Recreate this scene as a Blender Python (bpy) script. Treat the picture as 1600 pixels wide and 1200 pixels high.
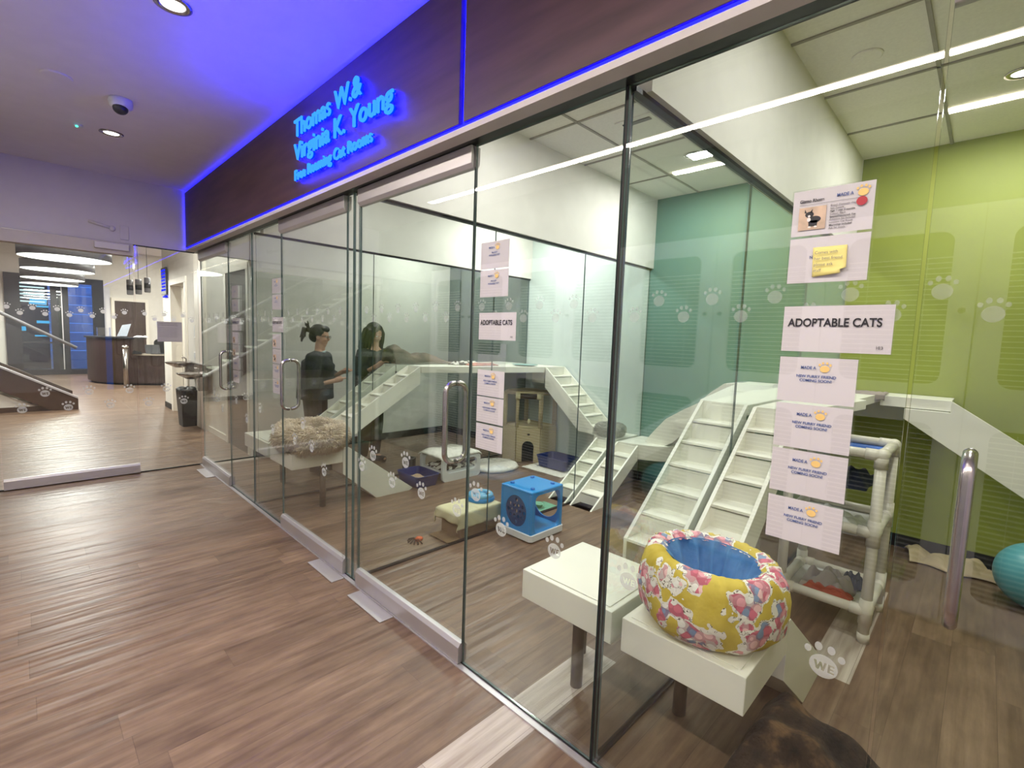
import bpy, bmesh, math, random
from mathutils import Vector, Matrix, noise
from mathutils.geometry import tessellate_polygon
random.seed(7)
for o in list(bpy.data.objects): bpy.data.objects.remove(o)
SC = bpy.context.scene
COL = SC.collection
PI = math.pi

# ------------------------------------------------------------------ camera
F = 753.0
cam = bpy.data.cameras.new('camera'); cam.sensor_fit = 'HORIZONTAL'; cam.sensor_width = 36.0
cam.lens = F / 1600 * 36.0; cam.clip_start = 0.02; cam.clip_end = 200
co = bpy.data.objects.new('camera', cam); COL.objects.link(co)
RT = Vector((0.70197653, -0.7112993, 0.03580848)); DN = Vector((-0.03940575, -0.08899263, -0.99525248)); FW = Vector((0.71110909, 0.69723282, -0.09050002))
co.matrix_world = Matrix(((RT.x, -DN.x, -FW.x, 0), (RT.y, -DN.y, -FW.y, 0), (RT.z, -DN.z, -FW.z, 1.55), (0, 0, 0, 1)))
SC.camera = co

# ------------------------------------------------------------------ world, exposure
w = bpy.data.worlds.new('dusk'); SC.world = w; w.use_nodes = True
bg = w.node_tree.nodes['Background']; bg.inputs[0].default_value = (0.05, 0.16, 0.55, 1); bg.inputs[1].default_value = 2.2
SC.view_settings.view_transform = 'Standard'; SC.view_settings.look = 'None'
SC.view_settings.gamma = 1.0; SC.view_settings.exposure = 0.0; SC.view_settings.use_curve_mapping = False
SC.cycles.max_bounces = 24; SC.cycles.diffuse_bounces = 4; SC.cycles.glossy_bounces = 5; SC.cycles.transparent_max_bounces = 32
SC.cycles.transmission_bounces = 8; SC.cycles.use_denoising = True; SC.cycles.sample_clamp_indirect = 4.0
SC.cycles.caustics_reflective = False; SC.cycles.caustics_refractive = False

def area(name, loc, sx, sy, power, col=(1, 1, 1), rot=(0, 0, 0), spread=180):
    l = bpy.data.lights.new(name, 'AREA'); l.shape = 'RECTANGLE'; l.size = sx; l.size_y = sy
    l.energy = power; l.color = col; l.spread = math.radians(spread)
    o = bpy.data.objects.new(name, l); COL.objects.link(o); o.location = loc; o.rotation_euler = rot
    return o
WARM = (1.0, 0.90, 0.80); NEUT = (1.0, 0.965, 0.90); ROOM = (1.0, 0.975, 0.945); BLUE = (0.0, 0.0, 1.0)
# cat rooms: the slim ceiling strips and the downlights beside them (each lamp sits at its fixture)
for (y0, y1, pw) in ((-0.30, 0.32, 11), (1.77, 2.20, 12), (3.60, 4.03, 16), (5.3, 5.75, 12)):
    area('room_strip_lamp', (4.27, (y0 + y1) / 2, 3.115), 0.05, y1 - y0, pw * 1.35, ROOM)
for (x, y, pw) in ((3.95, 0.0, 9), (3.96, 1.88, 10), (3.96, 3.75, 18), (3.96, 5.5, 14), (2.3, 0.0, 14), (2.3, 1.88, 17), (2.3, 3.75, 6), (2.3, 5.5, 4)):
    area('room_downlight_lamp', (x, y, 3.105), 0.14, 0.14, pw * 1.38, ROOM)
# corridor: strip light along the ceiling and the recessed downlights
area('corridor_strip_lamp', (-0.36, 1.2, 3.005), 0.05, 6.5, 150, WARM)
for y in (0.66, 2.81, 4.96):
    area('corridor_downlight_lamp', (0.55, y, 3.0), 0.11, 0.11, 2.0, NEUT, spread=140)
# lobby
for (x, y, z, r) in ((0.575, 10.97, 2.68, 1), (0.6, 13.5, 2.68, 1), (0.6, 16.2, 2.68, 1), (0.62, 18.5, 2.68, 1)):
    a = area('ring_pendant_lamp', (x, y, z - 0.07), 1.0, 1.0, 85, NEUT); a.data.shape = 'DISK'
for (x, y, pw) in ((3.2, 13.5, 125), (3.2, 17.5, 125), (-2.5, 12.5, 15), (-2.5, 17.0, 15), (1.35, 7.8, 90), (-1.5, 8.5, 12)):
    area('lobby_downlight_lamp', (x, y, 3.92), 0.25, 0.25, pw * 1.2, NEUT)
# blue LED light spilling from the illuminated sign and from behind the fascia top
area('sign_glow_lamp', (1.255, 2.75, 2.70), 0.35, 1.15, 14, BLUE, (0, 2.6, 0))
area('fascia_led_lamp', (1.325, 1.9, 2.985), 0.015, 8.6, 0.8, BLUE, (PI, 0, 0))

# ------------------------------------------------------------------ materials
def S(r, g=None, b=None):
    if g is None: g = b = r
    f = lambda c: (c / 255 / 12.92) if c / 255 <= 0.04045 else ((c / 255 + 0.055) / 1.055) ** 2.4
    return (f(r), f(g), f(b), 1.0)
class NT:
    def __init__(s, name):
        s.m = bpy.data.materials.new(name); s.m.use_nodes = True; s.t = s.m.node_tree; s.t.nodes.clear()
        s.out = s.n('ShaderNodeOutputMaterial')
    def n(s, ty, **kw):
        nd = s.t.nodes.new(ty)
        for k, v in kw.items(): setattr(nd, k, v)
        return nd
    def l(s, a, b): s.t.links.new(a, b)
    def set(s, sock, v):
        if hasattr(v, 'is_output'): s.l(v, sock)
        else: sock.default_value = v
    def math(s, op, a, b=0.0, c=0.0):
        nd = s.n('ShaderNodeMath', operation=op); s.set(nd.inputs[0], a); s.set(nd.inputs[1], b); s.set(nd.inputs[2], c); return nd.outputs[0]
    def mix(s, f, a, b, bt='MIX'):
        nd = s.n('ShaderNodeMix', data_type='RGBA', blend_type=bt); s.set(nd.inputs['Factor'], f); s.set(nd.inputs['A'], a); s.set(nd.inputs['B'], b); return nd.outputs['Result']
    def pos(s):
        return s.n('ShaderNodeNewGeometry').outputs['Position']
    def obj(s):
        return s.n('ShaderNodeTexCoord').outputs['Object']
    def sep(s, v):
        nd = s.n('ShaderNodeSeparateXYZ'); s.l(v, nd.inputs[0]); return nd.outputs
    def comb(s, x, y, z):
        nd = s.n('ShaderNodeCombineXYZ'); s.set(nd.inputs[0], x); s.set(nd.inputs[1], y); s.set(nd.inputs[2], z); return nd.outputs[0]
    def scale(s, v, sc):
        nd = s.n('ShaderNodeMapping'); s.l(v, nd.inputs['Vector']); nd.inputs['Scale'].default_value = sc; return nd.outputs[0]
    def noise(s, v, sc=5, det=3, rough=0.5, out=0):
        nd = s.n('ShaderNodeTexNoise'); s.l(v, nd.inputs['Vector']); nd.inputs['Scale'].default_value = sc; nd.inputs['Detail'].default_value = det; nd.inputs['Roughness'].default_value = rough; return nd.outputs[out]
    def ramp(s, f, stops, interp='LINEAR'):
        nd = s.n('ShaderNodeValToRGB'); s.l(f, nd.inputs[0]); cr = nd.color_ramp; cr.interpolation = interp
        while len(cr.elements) < len(stops): cr.elements.new(0.5)
        for e, (p, c) in zip(cr.elements, stops): e.position = p; e.color = c if len(c) == 4 else (*c, 1)
        return nd.outputs[0]
    def bump(s, h, strength=0.3, dist=0.01):
        nd = s.n('ShaderNodeBump'); s.l(h, nd.inputs['Height']); nd.inputs['Strength'].default_value = strength; nd.inputs['Distance'].default_value = dist; return nd.outputs[0]
    def pbr(s, col, rough=0.5, metal=0.0, bump=None, **kw):
        p = s.n('ShaderNodeBsdfPrincipled'); s.set(p.inputs['Base Color'], col); s.set(p.inputs['Roughness'], rough); p.inputs['Metallic'].default_value = metal
        if bump is not None: s.l(bump, p.inputs['Normal'])
        for k, v in kw.items(): s.set(p.inputs[k], v)
        s.l(p.outputs[0], s.out.inputs[0]); return s.m
M = {}
def simple(name, c, rough=0.5, metal=0.0, var=0.04, sc=8.0, bump=0.0, **kw):
    t = NT(name); v = t.obj(); n = t.noise(v, sc, 3)
    d = tuple(max(0, x * (1 - var * 2)) for x in c[:3]) + (1,); e = tuple(min(1, x * (1 + var * 2)) for x in c[:3]) + (1,)
    col = t.ramp(n, [(0.3, d), (0.7, e)])
    b = t.bump(t.noise(v, sc * 12, 3), bump, 0.004) if bump else None
    M[name] = t.pbr(col, rough, metal, b, **kw); return M[name]
def emit(name, c, st):
    t = NT(name); e = t.n('ShaderNodeEmission'); e.inputs[0].default_value = c; e.inputs[1].default_value = st
    t.l(e.outputs[0], t.out.inputs[0]); M[name] = t.m; return t.m

simple('ceiling_paint', S(236, 230, 234), 0.85, var=0.01)
simple('tile_ceiling', S(232, 229, 220), 0.9, var=0.02, sc=60)
simple('tbar', S(150, 146, 136), 0.6)
simple('white_wall', S(222, 219, 212), 0.7, var=0.015)
simple('lobby_wall', S(226, 222, 214), 0.7, var=0.015)
simple('corridor_wall', S(222, 216, 222), 0.75, var=0.01)
simple('pale_wall', S(204, 214, 210), 0.6, var=0.015)
simple('slate_wall', S(96, 106, 108), 0.6, var=0.02)
simple('teal_wall', S(96, 136, 130), 0.6, var=0.03, sc=3)
simple('green_wall', S(142, 152, 62), 0.55, var=0.03, sc=3)
simple('black_rubber', S(22, 20, 20), 0.6)
simple('black_metal', S(16, 15, 16), 0.4)
simple('aluminium', S(198, 194, 195), 0.38, 0.6, var=0.02, sc=3)
simple('brushed_steel', S(176, 170, 166), 0.26, 1.0, var=0.03, sc=20)
simple('soffit_beige', S(206, 198, 196), 0.6, var=0.02)
simple('white_paint', S(232, 230, 218), 0.35, var=0.012, sc=4)
simple('white_trim', S(238, 232, 220), 0.4, var=0.01)
simple('door_white', S(248, 248, 246), 0.4, var=0.01)
simple('dark_teal', S(42, 58, 56), 0.5)
simple('blind_white', S(245, 245, 240), 0.5)
simple('leg_brown', S(92, 82, 68), 0.45)
simple('paper', S(236, 231, 234), 0.65, var=0.01)
simple('paper_grey', S(196, 190, 196), 0.65, var=0.02)
simple('print_blue', S(70, 92, 150), 0.7)
simple('print_black', S(34, 32, 38), 0.7)
simple('print_grey', S(120, 116, 120), 0.7)
simple('print_gold', S(236, 200, 124), 0.7)
simple('sticker_red', S(176, 52, 62), 0.6)
simple('sticky_yellow', S(238, 226, 140), 0.7)
simple('photo_tan', S(202, 176, 152), 0.5, var=0.12, sc=30)
simple('photo_black', S(34, 32, 36), 0.5)
simple('photo_white', S(235, 230, 225), 0.5)
simple('blue_plastic', S(20, 134, 204), 0.35, var=0.02)
simple('blue_knob', S(18, 112, 190), 0.35)
simple('blue_dark_plastic', S(14, 62, 112), 0.4)
simple('light_blue_plastic', S(110, 182, 222), 0.35)
simple('white_plastic', S(222, 224, 226), 0.35, var=0.01)
simple('navy_plastic', S(16, 42, 108), 0.35)
simple('litter', S(190, 164, 134), 0.95, var=0.15, sc=60, bump=0.6)
simple('cream_cloth', S(226, 216, 178), 0.9, var=0.04, bump=0.2)
simple('cardboard', S(128, 102, 74), 0.85, var=0.05, sc=6)
simple('sisal', S(176, 156, 120), 0.95, var=0.1, sc=40, bump=0.5)
simple('fur_white', S(232, 228, 218), 0.95, var=0.06, sc=30, bump=0.7)
simple('fur_beige', S(222, 208, 186), 0.95, var=0.10, sc=12)
simple('fur_grey', S(158, 156, 148), 0.95, var=0.14, sc=14)
simple('fur_dark', S(30, 26, 24), 0.95)
simple('pvc', S(208, 202, 188), 0.35, var=0.03)
simple('navy_cloth', S(30, 38, 60), 0.9, bump=0.3)
simple('blue_cloth', S(66, 104, 178), 0.9, bump=0.3)
simple('pink_towel', S(186, 128, 112), 0.95, var=0.1, sc=30, bump=0.5)
simple('beige_towel', S(206, 186, 154), 0.95, bump=0.4)
simple('cloth_lobby', S(180, 178, 172), 0.8); simple('grey_cloth', S(146, 134, 126), 0.95, bump=0.4)
simple('white_cloth', S(216, 216, 214), 0.95, bump=0.4)
simple('red_cloth', S(150, 70, 50), 0.95, bump=0.4)
simple('teal_plate', S(120, 160, 158), 0.4)
simple('mint_mat', S(110, 178, 150), 0.6)
simple('teal_ball', S(88, 158, 166), 0.35, var=0.02)
simple('orange_toy', S(226, 110, 70), 0.6)
simple('brown_laminate', S(58, 42, 38), 0.45, var=0.1, sc=4)
simple('brown_door', S(70, 54, 48), 0.5, var=0.06, sc=3)
simple('charcoal', S(38, 40, 44), 0.4)
simple('window_frame', S(34, 36, 38), 0.4)
simple('desk_top', S(176, 166, 150), 0.4)
simple('stringer_wood', S(62, 44, 32), 0.45, var=0.12, sc=3)
simple('stone_tread', S(170, 172, 160), 0.4)
simple('skin', S(196, 150, 128), 0.55, var=0.03)
simple('hair', S(16, 13, 14), 0.5, var=0.2, sc=60, bump=0.5)
simple('scrub_navy', S(14, 18, 28), 0.85, var=0.1, sc=6, bump=0.2)
simple('trouser_dark', S(12, 15, 24), 0.85)
simple('collar_teal', S(170, 184, 186), 0.8)
simple('siding', S(150, 170, 210), 0.7, var=0.03)
simple('bag_black', S(9, 9, 11), 0.5, bump=0.5)
simple('screen_white', S(210, 222, 236), 0.3)
simple('drum_grey', S(120, 120, 122), 0.5)
emit('led_blue', (0.004, 0.004, 1, 1), 12.0); emit('halo_blue', (0.0, 0.0005, 1, 1), 90.0)
emit('letter_cyan', (0.05, 0.38, 1.0, 1), 1.1)
emit('led_white', (1, 0.97, 0.9, 1), 4.0)
emit('strip_warm', (1, 0.86, 0.68, 1), 14.0)
emit('ring_white', (1, 0.98, 0.92, 1), 3.0)
emit('led_green', (0.1, 1, 0.6, 1), 2.0)
emit('shop_light', (0.75, 0.93, 1.0, 1), 1.3)
emit('shop_cyan', (0.06, 0.45, 0.85, 1), 1.2)
emit('sign_blue', (0.01, 0.02, 1.0, 1), 1.6)

# vinyl plank floor: planks run along X, one random tone each, a few pale planks, ripple in the gloss
def floor_mat():
    t = NT('plank_floor'); x, y, z = t.sep(t.pos())
    row = t.math('FLOOR', t.math('DIVIDE', y, 0.168)); fy = t.math('FRACT', t.math('DIVIDE', y, 0.168))
    wr = t.n('ShaderNodeTexWhiteNoise', noise_dimensions='1D'); t.l(row, wr.inputs['W'])
    xs = t.math('ADD', t.math('DIVIDE', x, 1.25), t.math('MULTIPLY', wr.outputs[0], 7.3))
    colm = t.math('FLOOR', xs); fx = t.math('FRACT', xs)
    wn = t.n('ShaderNodeTexWhiteNoise', noise_dimensions='2D'); t.l(t.comb(row, colm, 0), wn.inputs['Vector'])
    off = t.math('MULTIPLY', wn.outputs[0], 31.0)
    gv = t.comb(t.math('MULTIPLY', x, 1.6), t.math('MULTIPLY', y, 26.0), off)
    g1 = t.noise(gv, 1.0, 5, 0.62)
    g2 = t.noise(t.comb(t.math('MULTIPLY', x, 3.2), t.math('MULTIPLY', y, 7.0), off), 1.3, 4, 0.6)
    g = t.math('ADD', t.math('MULTIPLY', g1, 0.55), t.math('MULTIPLY', g2, 0.45))
    wood = t.ramp(g, [(0.30, S(84, 64, 52)), (0.44, S(108, 86, 70)), (0.56, S(126, 103, 84)), (0.72, S(146, 123, 102))])
    tone = t.ramp(wn.outputs[0], [(0, (0.82, 0.80, 0.78)), (0.5, (0.96, 0.95, 0.94)), (1, (1.07, 1.06, 1.04))])
    c = t.mix(1.0, wood, tone, 'MULTIPLY')
    # the two pale grey planks near the front of the first cat rooms
    def inside(v, a, b): return t.math('MULTIPLY', t.math('GREATER_THAN', v, a), t.math('LESS_THAN', v, b))
    p1 = t.math('MULTIPLY', inside(y, 1.16, 1.335), inside(x, 0.62, 1.98)); p2 = t.math('MULTIPLY', inside(y, 0.325, 0.50), inside(x, 2.66, 3.9))
    p3 = t.math('MULTIPLY', inside(y, 6.2, 6.37), inside(x, 1.5, 2.2))
    pale = t.math('MAXIMUM', p1, t.math('MAXIMUM', p2, p3))
    palec = t.ramp(g1, [(0.3, S(150, 134, 122)), (0.55, S(186, 174, 162)), (0.75, S(206, 196, 186))])
    c = t.mix(pale, c, palec)
    seam = t.math('MAXIMUM', t.math('LESS_THAN', fy, 0.012), t.math('LESS_THAN', fx, 0.0016))
    c = t.mix(t.math('MULTIPLY', seam, 0.55), c, S(70, 50, 40))
    wav = t.noise(t.comb(t.math('MULTIPLY', x, 0.9), t.math('MULTIPLY', y, 11.0), 3.0), 1.0, 2)
    h = t.math('ADD', t.math('MULTIPLY', wav, 1.0), t.math('MULTIPLY', g1, 0.12))
    b = t.bump(h, 0.6, 0.02)
    M['floor'] = t.pbr(c, t.math('ADD', 0.27, t.math('MULTIPLY', g1, 0.18)), 0, b)
floor_mat()
def fascia_mat():
    t = NT('fascia_laminate'); x, y, z = t.sep(t.pos())
    n = t.noise(t.comb(0, t.math('MULTIPLY', y, 2.0), t.math('MULTIPLY', z, 16)), 1.0, 4)
    M['fascia'] = t.pbr(t.ramp(n, [(0.3, S(60, 38, 40)), (0.7, S(84, 58, 60))]), 0.42)
fascia_mat()
# architectural glass: Fresnel reflection over clear pane (same index seen from inside and outside)
def glass(name, tint, rough=0.0, ior=1.52):
    t = NT(name); g = t.n('ShaderNodeNewGeometry'); fr = t.n('ShaderNodeFresnel')
    i = t.math('ADD', t.math('MULTIPLY', g.outputs['Backfacing'], 1 / ior - ior), ior); t.l(i, fr.inputs['IOR'])
    tr = t.n('ShaderNodeBsdfTransparent'); tr.inputs[0].default_value = tint
    gl = t.n('ShaderNodeBsdfGlossy'); gl.inputs['Roughness'].default_value = rough; gl.inputs[0].default_value = (1, 1, 1, 1)
    mx = t.n('ShaderNodeMixShader'); t.l(fr.outputs[0], mx.inputs[0]); t.l(tr.outputs[0], mx.inputs[1]); t.l(gl.outputs[0], mx.inputs[2])
    t.l(mx.outputs[0], t.out.inputs[0]); M[name] = t.m
glass('glass', (0.955, 0.98, 0.968, 1)); glass('clear_plastic', (0.97, 0.97, 0.97, 1), 0.02)
simple('glass_edge', S(84, 102, 100), 0.12)
def frost(name, c, a):
    t = NT(name); tr = t.n('ShaderNodeBsdfTransparent'); d = t.n('ShaderNodeBsdfDiffuse'); d.inputs[0].default_value = c
    tl = t.n('ShaderNodeBsdfTranslucent'); tl.inputs[0].default_value = c
    m1 = t.n('ShaderNodeMixShader'); m1.inputs[0].default_value = 0.5; t.l(d.outputs[0], m1.inputs[1]); t.l(tl.outputs[0], m1.inputs[2])
    m2 = t.n('ShaderNodeMixShader'); m2.inputs[0].default_value = a; t.l(tr.outputs[0], m2.inputs[1]); t.l(m1.outputs[0], m2.inputs[2])
    t.l(m2.outputs[0], t.out.inputs[0]); M[name] = t.m
frost('frosted_film', (0.8, 0.8, 0.8, 1), 0.42); frost('frosted_faint', (0.7, 0.7, 0.7, 1), 0.16); frost('frosted_white', (0.95, 0.95, 0.95, 1), 0.8)
def floral():
    t = NT('floral_print'); v = t.obj()
    vo = t.n('ShaderNodeTexVoronoi'); vo.inputs['Scale'].default_value = 12.0; wv = t.mix(0.10, v, t.noise(v, 14, 2, 0.5, 1), 'ADD'); t.l(wv, vo.inputs['Vector'])
    d = vo.outputs['Distance']; cr = t.sep(vo.outputs['Color'])[0]
    vs = t.n('ShaderNodeTexVoronoi'); vs.inputs['Scale'].default_value = 34.0; t.l(v, vs.inputs['Vector']); ds = vs.outputs['Distance']; cs = t.sep(vs.outputs['Color'])[1]
    base = t.ramp(t.noise(v, 9, 3), [(0.3, S(188, 162, 44)), (0.7, S(216, 192, 84))])
    petals = t.ramp(cs, [(0.0, S(214, 112, 132)), (0.30, S(236, 166, 176)), (0.52, S(134, 156, 190)), (0.70, S(244, 240, 234)), (0.86, S(240, 196, 196))], 'CONSTANT')
    petals = t.mix(t.math('MULTIPLY', t.math('GREATER_THAN', ds, 0.5), 0.45), petals, S(150, 70, 90))
    leaves = t.ramp(t.noise(v, 60, 2), [(0.45, S(238, 232, 222)), (0.56, S(80, 72, 58)), (0.60, S(238, 232, 222))], 'CONSTANT')
    inner = t.math('LESS_THAN', d, 0.49); ring = t.math('MULTIPLY', t.math('LESS_THAN', t.math('ADD', d, t.math('MULTIPLY', t.noise(v, 45, 2), 0.12)), 0.68), t.math('GREATER_THAN', cr, 0.10))
    c = t.mix(ring, base, leaves); c = t.mix(t.math('MULTIPLY', inner, t.math('GREATER_THAN', cr, 0.12)), c, petals)
    M['floral'] = t.pbr(c, 0.8, 0, t.bump(t.noise(v, 14, 3), 0.5, 0.02))
floral()
def blue_fleece():
    t = NT('blue_fleece'); v = t.obj(); M['blue_fleece'] = t.pbr(t.ramp(t.noise(v, 12, 3), [(0.3, S(70, 128, 186)), (0.7, S(108, 160, 210))]), 0.95, 0, t.bump(t.noise(v, 20, 3), 0.4, 0.02))
blue_fleece()
def wicker():
    t = NT('wicker'); x, y, z = t.sep(t.obj())
    wz = t.n('ShaderNodeTexWave', bands_direction='Z'); wz.inputs['Scale'].default_value = 22; wz.inputs['Distortion'].default_value = 1.5; t.l(t.obj(), wz.inputs['Vector'])
    c = t.ramp(wz.outputs['Fac'], [(0.0, S(176, 158, 124)), (1.0, S(232, 214, 176))]); M['wicker'] = t.pbr(c, 0.8, 0, t.bump(wz.outputs['Fac'], 0.6, 0.01))
wicker()
def camo():
    t = NT('mottled_blanket'); v = t.obj(); M['mottled'] = t.pbr(t.ramp(t.noise(v, 22, 2), [(0.44, S(70, 64, 60)), (0.5, S(225, 222, 214))], 'CONSTANT'), 0.95)
camo()
def plush():
    t = NT('brindle_plush'); v = t.scale(t.obj(), (2, 2, 14)); M['plush'] = t.pbr(t.ramp(t.noise(t.obj(), 7, 4, 0.6), [(0.40, S(12, 9, 9)), (0.52, S(44, 30, 20)), (0.64, S(104, 78, 52))]), 0.95, 0, t.bump(t.noise(t.obj(), 60, 3), 0.8, 0.01))
plush()
def brownblanket():
    t = NT('brown_fleece'); v = t.obj(); M['brown_fleece'] = t.pbr(t.ramp(t.noise(v, 8, 4), [(0.35, S(104, 96, 88)), (0.6, S(146, 124, 112))]), 0.95, 0, t.bump(t.noise(v, 40, 3), 0.6, 0.01))
brownblanket()
# ------------------------------------------------------------------ geometry helpers
OFF = {}
def off_of(p): return OFF.get(p.name, Vector((0, 0, 0))) if p else Vector((0, 0, 0))
class MB:
    def __init__(s): s.v = []; s.f = []; s.mi = []; s.cur = 0
    def add(s, vs, fs):
        b = len(s.v); s.v += [Vector(p) for p in vs]
        for f in fs: s.f.append(tuple(b + i for i in f)); s.mi.append(s.cur)
        return s
    def box(s, x0, y0, z0, x1, y1, z1):
        vs = [(x, y, z) for z in (z0, z1) for y in (y0, y1) for x in (x0, x1)]
        return s.add(vs, [(0, 2, 3, 1), (4, 5, 7, 6), (0, 1, 5, 4), (2, 6, 7, 3), (0, 4, 6, 2), (1, 3, 7, 5)])
    def prism(s, poly, axis, a, b):
        """poly: 2-D outline; axis x -> (y,z), y -> (x,z), z -> (x,y); may be concave"""
        def P(p, t): return {'x': (t, p[0], p[1]), 'y': (p[0], t, p[1]), 'z': (p[0], p[1], t)}[axis]
        n = len(poly); vs = [P(p, a) for p in poly] + [P(p, b) for p in poly]
        tris = tessellate_polygon([[Vector((p[0], p[1], 0)) for p in poly]])
        fs = [tuple(t) for t in tris] + [tuple(i + n for i in reversed(t)) for t in tris]
        fs += [(i, (i + 1) % n, n + (i + 1) % n, n + i) for i in range(n)]
        return s.add(vs, fs)
    def holed(s, outer, holes, axis, a, b):
        def P(p, t): return {'x': (t, p[0], p[1]), 'y': (p[0], t, p[1]), 'z': (p[0], p[1], t)}[axis]
        loops = [outer] + holes; flat = [p for l in loops for p in l]; n = len(flat)
        tris = tessellate_polygon([[Vector((p[0], p[1], 0)) for p in l] for l in loops])
        vs = [P(p, a) for p in flat] + [P(p, b) for p in flat]
        fs = [tuple(t) for t in tris] + [tuple(i + n for i in reversed(t)) for t in tris]
        k = 0
        for l in loops:
            m = len(l)
            for i in range(m): fs.append((k + i, k + (i + 1) % m, n + k + (i + 1) % m, n + k + i))
            k += m
        return s.add(vs, fs)
    def tube(s, pts, r, seg=12, closed=False, caps=True):
        pts = [Vector(p) for p in pts]; n = len(pts); rs = r if isinstance(r, (list, tuple)) else [r] * n
        up = None; vs = []
        for i, p in enumerate(pts):
            if closed: t = (pts[(i + 1) % n] - pts[i - 1])
            else: t = pts[min(i + 1, n - 1)] - pts[max(i - 1, 0)]
            t.normalize()
            if up is None: up = t.orthogonal().normalized()
            up = (up - t * up.dot(t)); up = up.normalized() if up.length > 1e-6 else t.orthogonal().normalized()
            q = t.cross(up)
            for k in range(seg):
                a = 2 * PI * k / seg; vs.append(p + (up * math.cos(a) + q * math.sin(a)) * rs[i])
        fs = []
        for i in range(n if closed else n - 1):
            j = (i + 1) % n
            for k in range(seg): fs.append((i * seg + k, i * seg + (k + 1) % seg, j * seg + (k + 1) % seg, j * seg + k))
        if caps and not closed: fs += [tuple(range(seg))[::-1], tuple(range((n - 1) * seg, n * seg))]
        return s.add(vs, fs)
    def lathe(s, prof, c, seg=32, sx=1, sy=1, fn=None, caps=True):
        vs = []; n = len(prof)
        for i, (r, z) in enumerate(prof):
            for k in range(seg):
                a = 2 * PI * k / seg; rr, zz = (r, z) if fn is None else fn(r, z, a)
                vs.append((c[0] + rr * math.cos(a) * sx, c[1] + rr * math.sin(a) * sy, c[2] + zz))
        fs = [(i * seg + k, i * seg + (k + 1) % seg, (i + 1) * seg + (k + 1) % seg, (i + 1) * seg + k) for i in range(n - 1) for k in range(seg)]
        if caps and prof[0][0] > 1e-5: fs.append(tuple(range(seg))[::-1])
        if caps and prof[-1][0] > 1e-5: fs.append(tuple(range((n - 1) * seg, n * seg)))
        return s.add(vs, fs)
    def ball(s, c, rx, ry, rz, seg=20, rings=12, fn=None):
        vs = []; fs = []
        for i in range(rings + 1):
            th = PI * i / rings
            for k in range(seg):
                a = 2 * PI * k / seg; d = Vector((math.sin(th) * math.cos(a), math.sin(th) * math.sin(a), math.cos(th)))
                m = 1 if fn is None else fn(d); vs.append((c[0] + d.x * rx * m, c[1] + d.y * ry * m, c[2] + d.z * rz * m))
        for i in range(rings):
            for k in range(seg): fs.append((i * seg + k, (i + 1) * seg + k, (i + 1) * seg + (k + 1) % seg, i * seg + (k + 1) % seg))
        return s.add(vs, fs)
    def grid(s, fn, nu, nv, thick=0.0):
        vs = [fn(i / nu, j / nv) for j in range(nv + 1) for i in range(nu + 1)]
        fs = [(j * (nu + 1) + i, j * (nu + 1) + i + 1, (j + 1) * (nu + 1) + i + 1, (j + 1) * (nu + 1) + i) for j in range(nv) for i in range(nu)]
        return s.add(vs, fs)
    def build(s, name, m, parent=None, smooth=False, bev=0.0, mats=None, solid=0.0, sub=0):
        o_ = off_of(parent); me = bpy.data.meshes.new(name)
        me.from_pydata([tuple(p - o_) for p in s.v], [], s.f); me.validate()
        for k in (mats or [m]): me.materials.append(M[k])
        if mats:
            for p, i in zip(me.polygons, s.mi): p.material_index = i
        bm = bmesh.new(); bm.from_mesh(me); bmesh.ops.recalc_face_normals(bm, faces=bm.faces); bm.to_mesh(me); bm.free()
        if smooth:
            for p in me.polygons: p.use_smooth = True
        o = bpy.data.objects.new(name, me); COL.objects.link(o)
        if parent: o.parent = parent; OFF[o.name] = Vector(o_)
        if solid: md = o.modifiers.new('s', 'SOLIDIFY'); md.thickness = solid; md.offset = 0
        if bev:
            md = o.modifiers.new('b', 'BEVEL'); md.width = bev; md.segments = 2; md.limit_method = 'ANGLE'; md.angle_limit = 0.6
        if sub: md = o.modifiers.new('u', 'SUBSURF'); md.levels = sub; md.render_levels = sub
        return o
def tag(o, label=None, cat=None, group=None, kind=None):
    if label: o['label'] = label
    if cat: o['category'] = cat
    if group: o['group'] = group
    if kind: o['kind'] = kind
    return o
def thing(name, label, cat, loc=(0, 0, 0), group=None, kind=None):
    o = bpy.data.objects.new(name, None); COL.objects.link(o); o.location = loc; o.empty_display_size = 0.05
    OFF[o.name] = Vector(loc); return tag(o, label, cat, group, kind)
def bx(name, m, b, parent=None, bev=0.0): return MB().box(*b).build(name, m, parent, bev=bev)
def struct(name, m, b, label=None, bev=0.0): return tag(bx(name, m, b, None, bev), label, None, None, 'structure')
def ell(cx, cy, rx, ry, n=20, a0=0): return [(cx + rx * math.cos(a0 + 2 * PI * k / n), cy + ry * math.sin(a0 + 2 * PI * k / n)) for k in range(n)]
def rrect(x0, y0, x1, y1, r, n=5):
    pts = []
    for cx, cy, a in ((x1 - r, y1 - r, 0), (x0 + r, y1 - r, PI / 2), (x0 + r, y0 + r, PI), (x1 - r, y0 + r, 3 * PI / 2)):
        for k in range(n + 1): t = a + PI / 2 * k / n; pts.append((cx + r * math.cos(t), cy + r * math.sin(t)))
    return pts
FACE_MX = Matrix(((0, 0, -1), (-1, 0, 0), (0, 1, 0)))     # reads left to right for someone in the corridor looking into the rooms
FACE_MY = Matrix(((1, 0, 0), (0, 0, -1), (0, 1, 0)))      # reads for someone looking down the corridor
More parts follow.
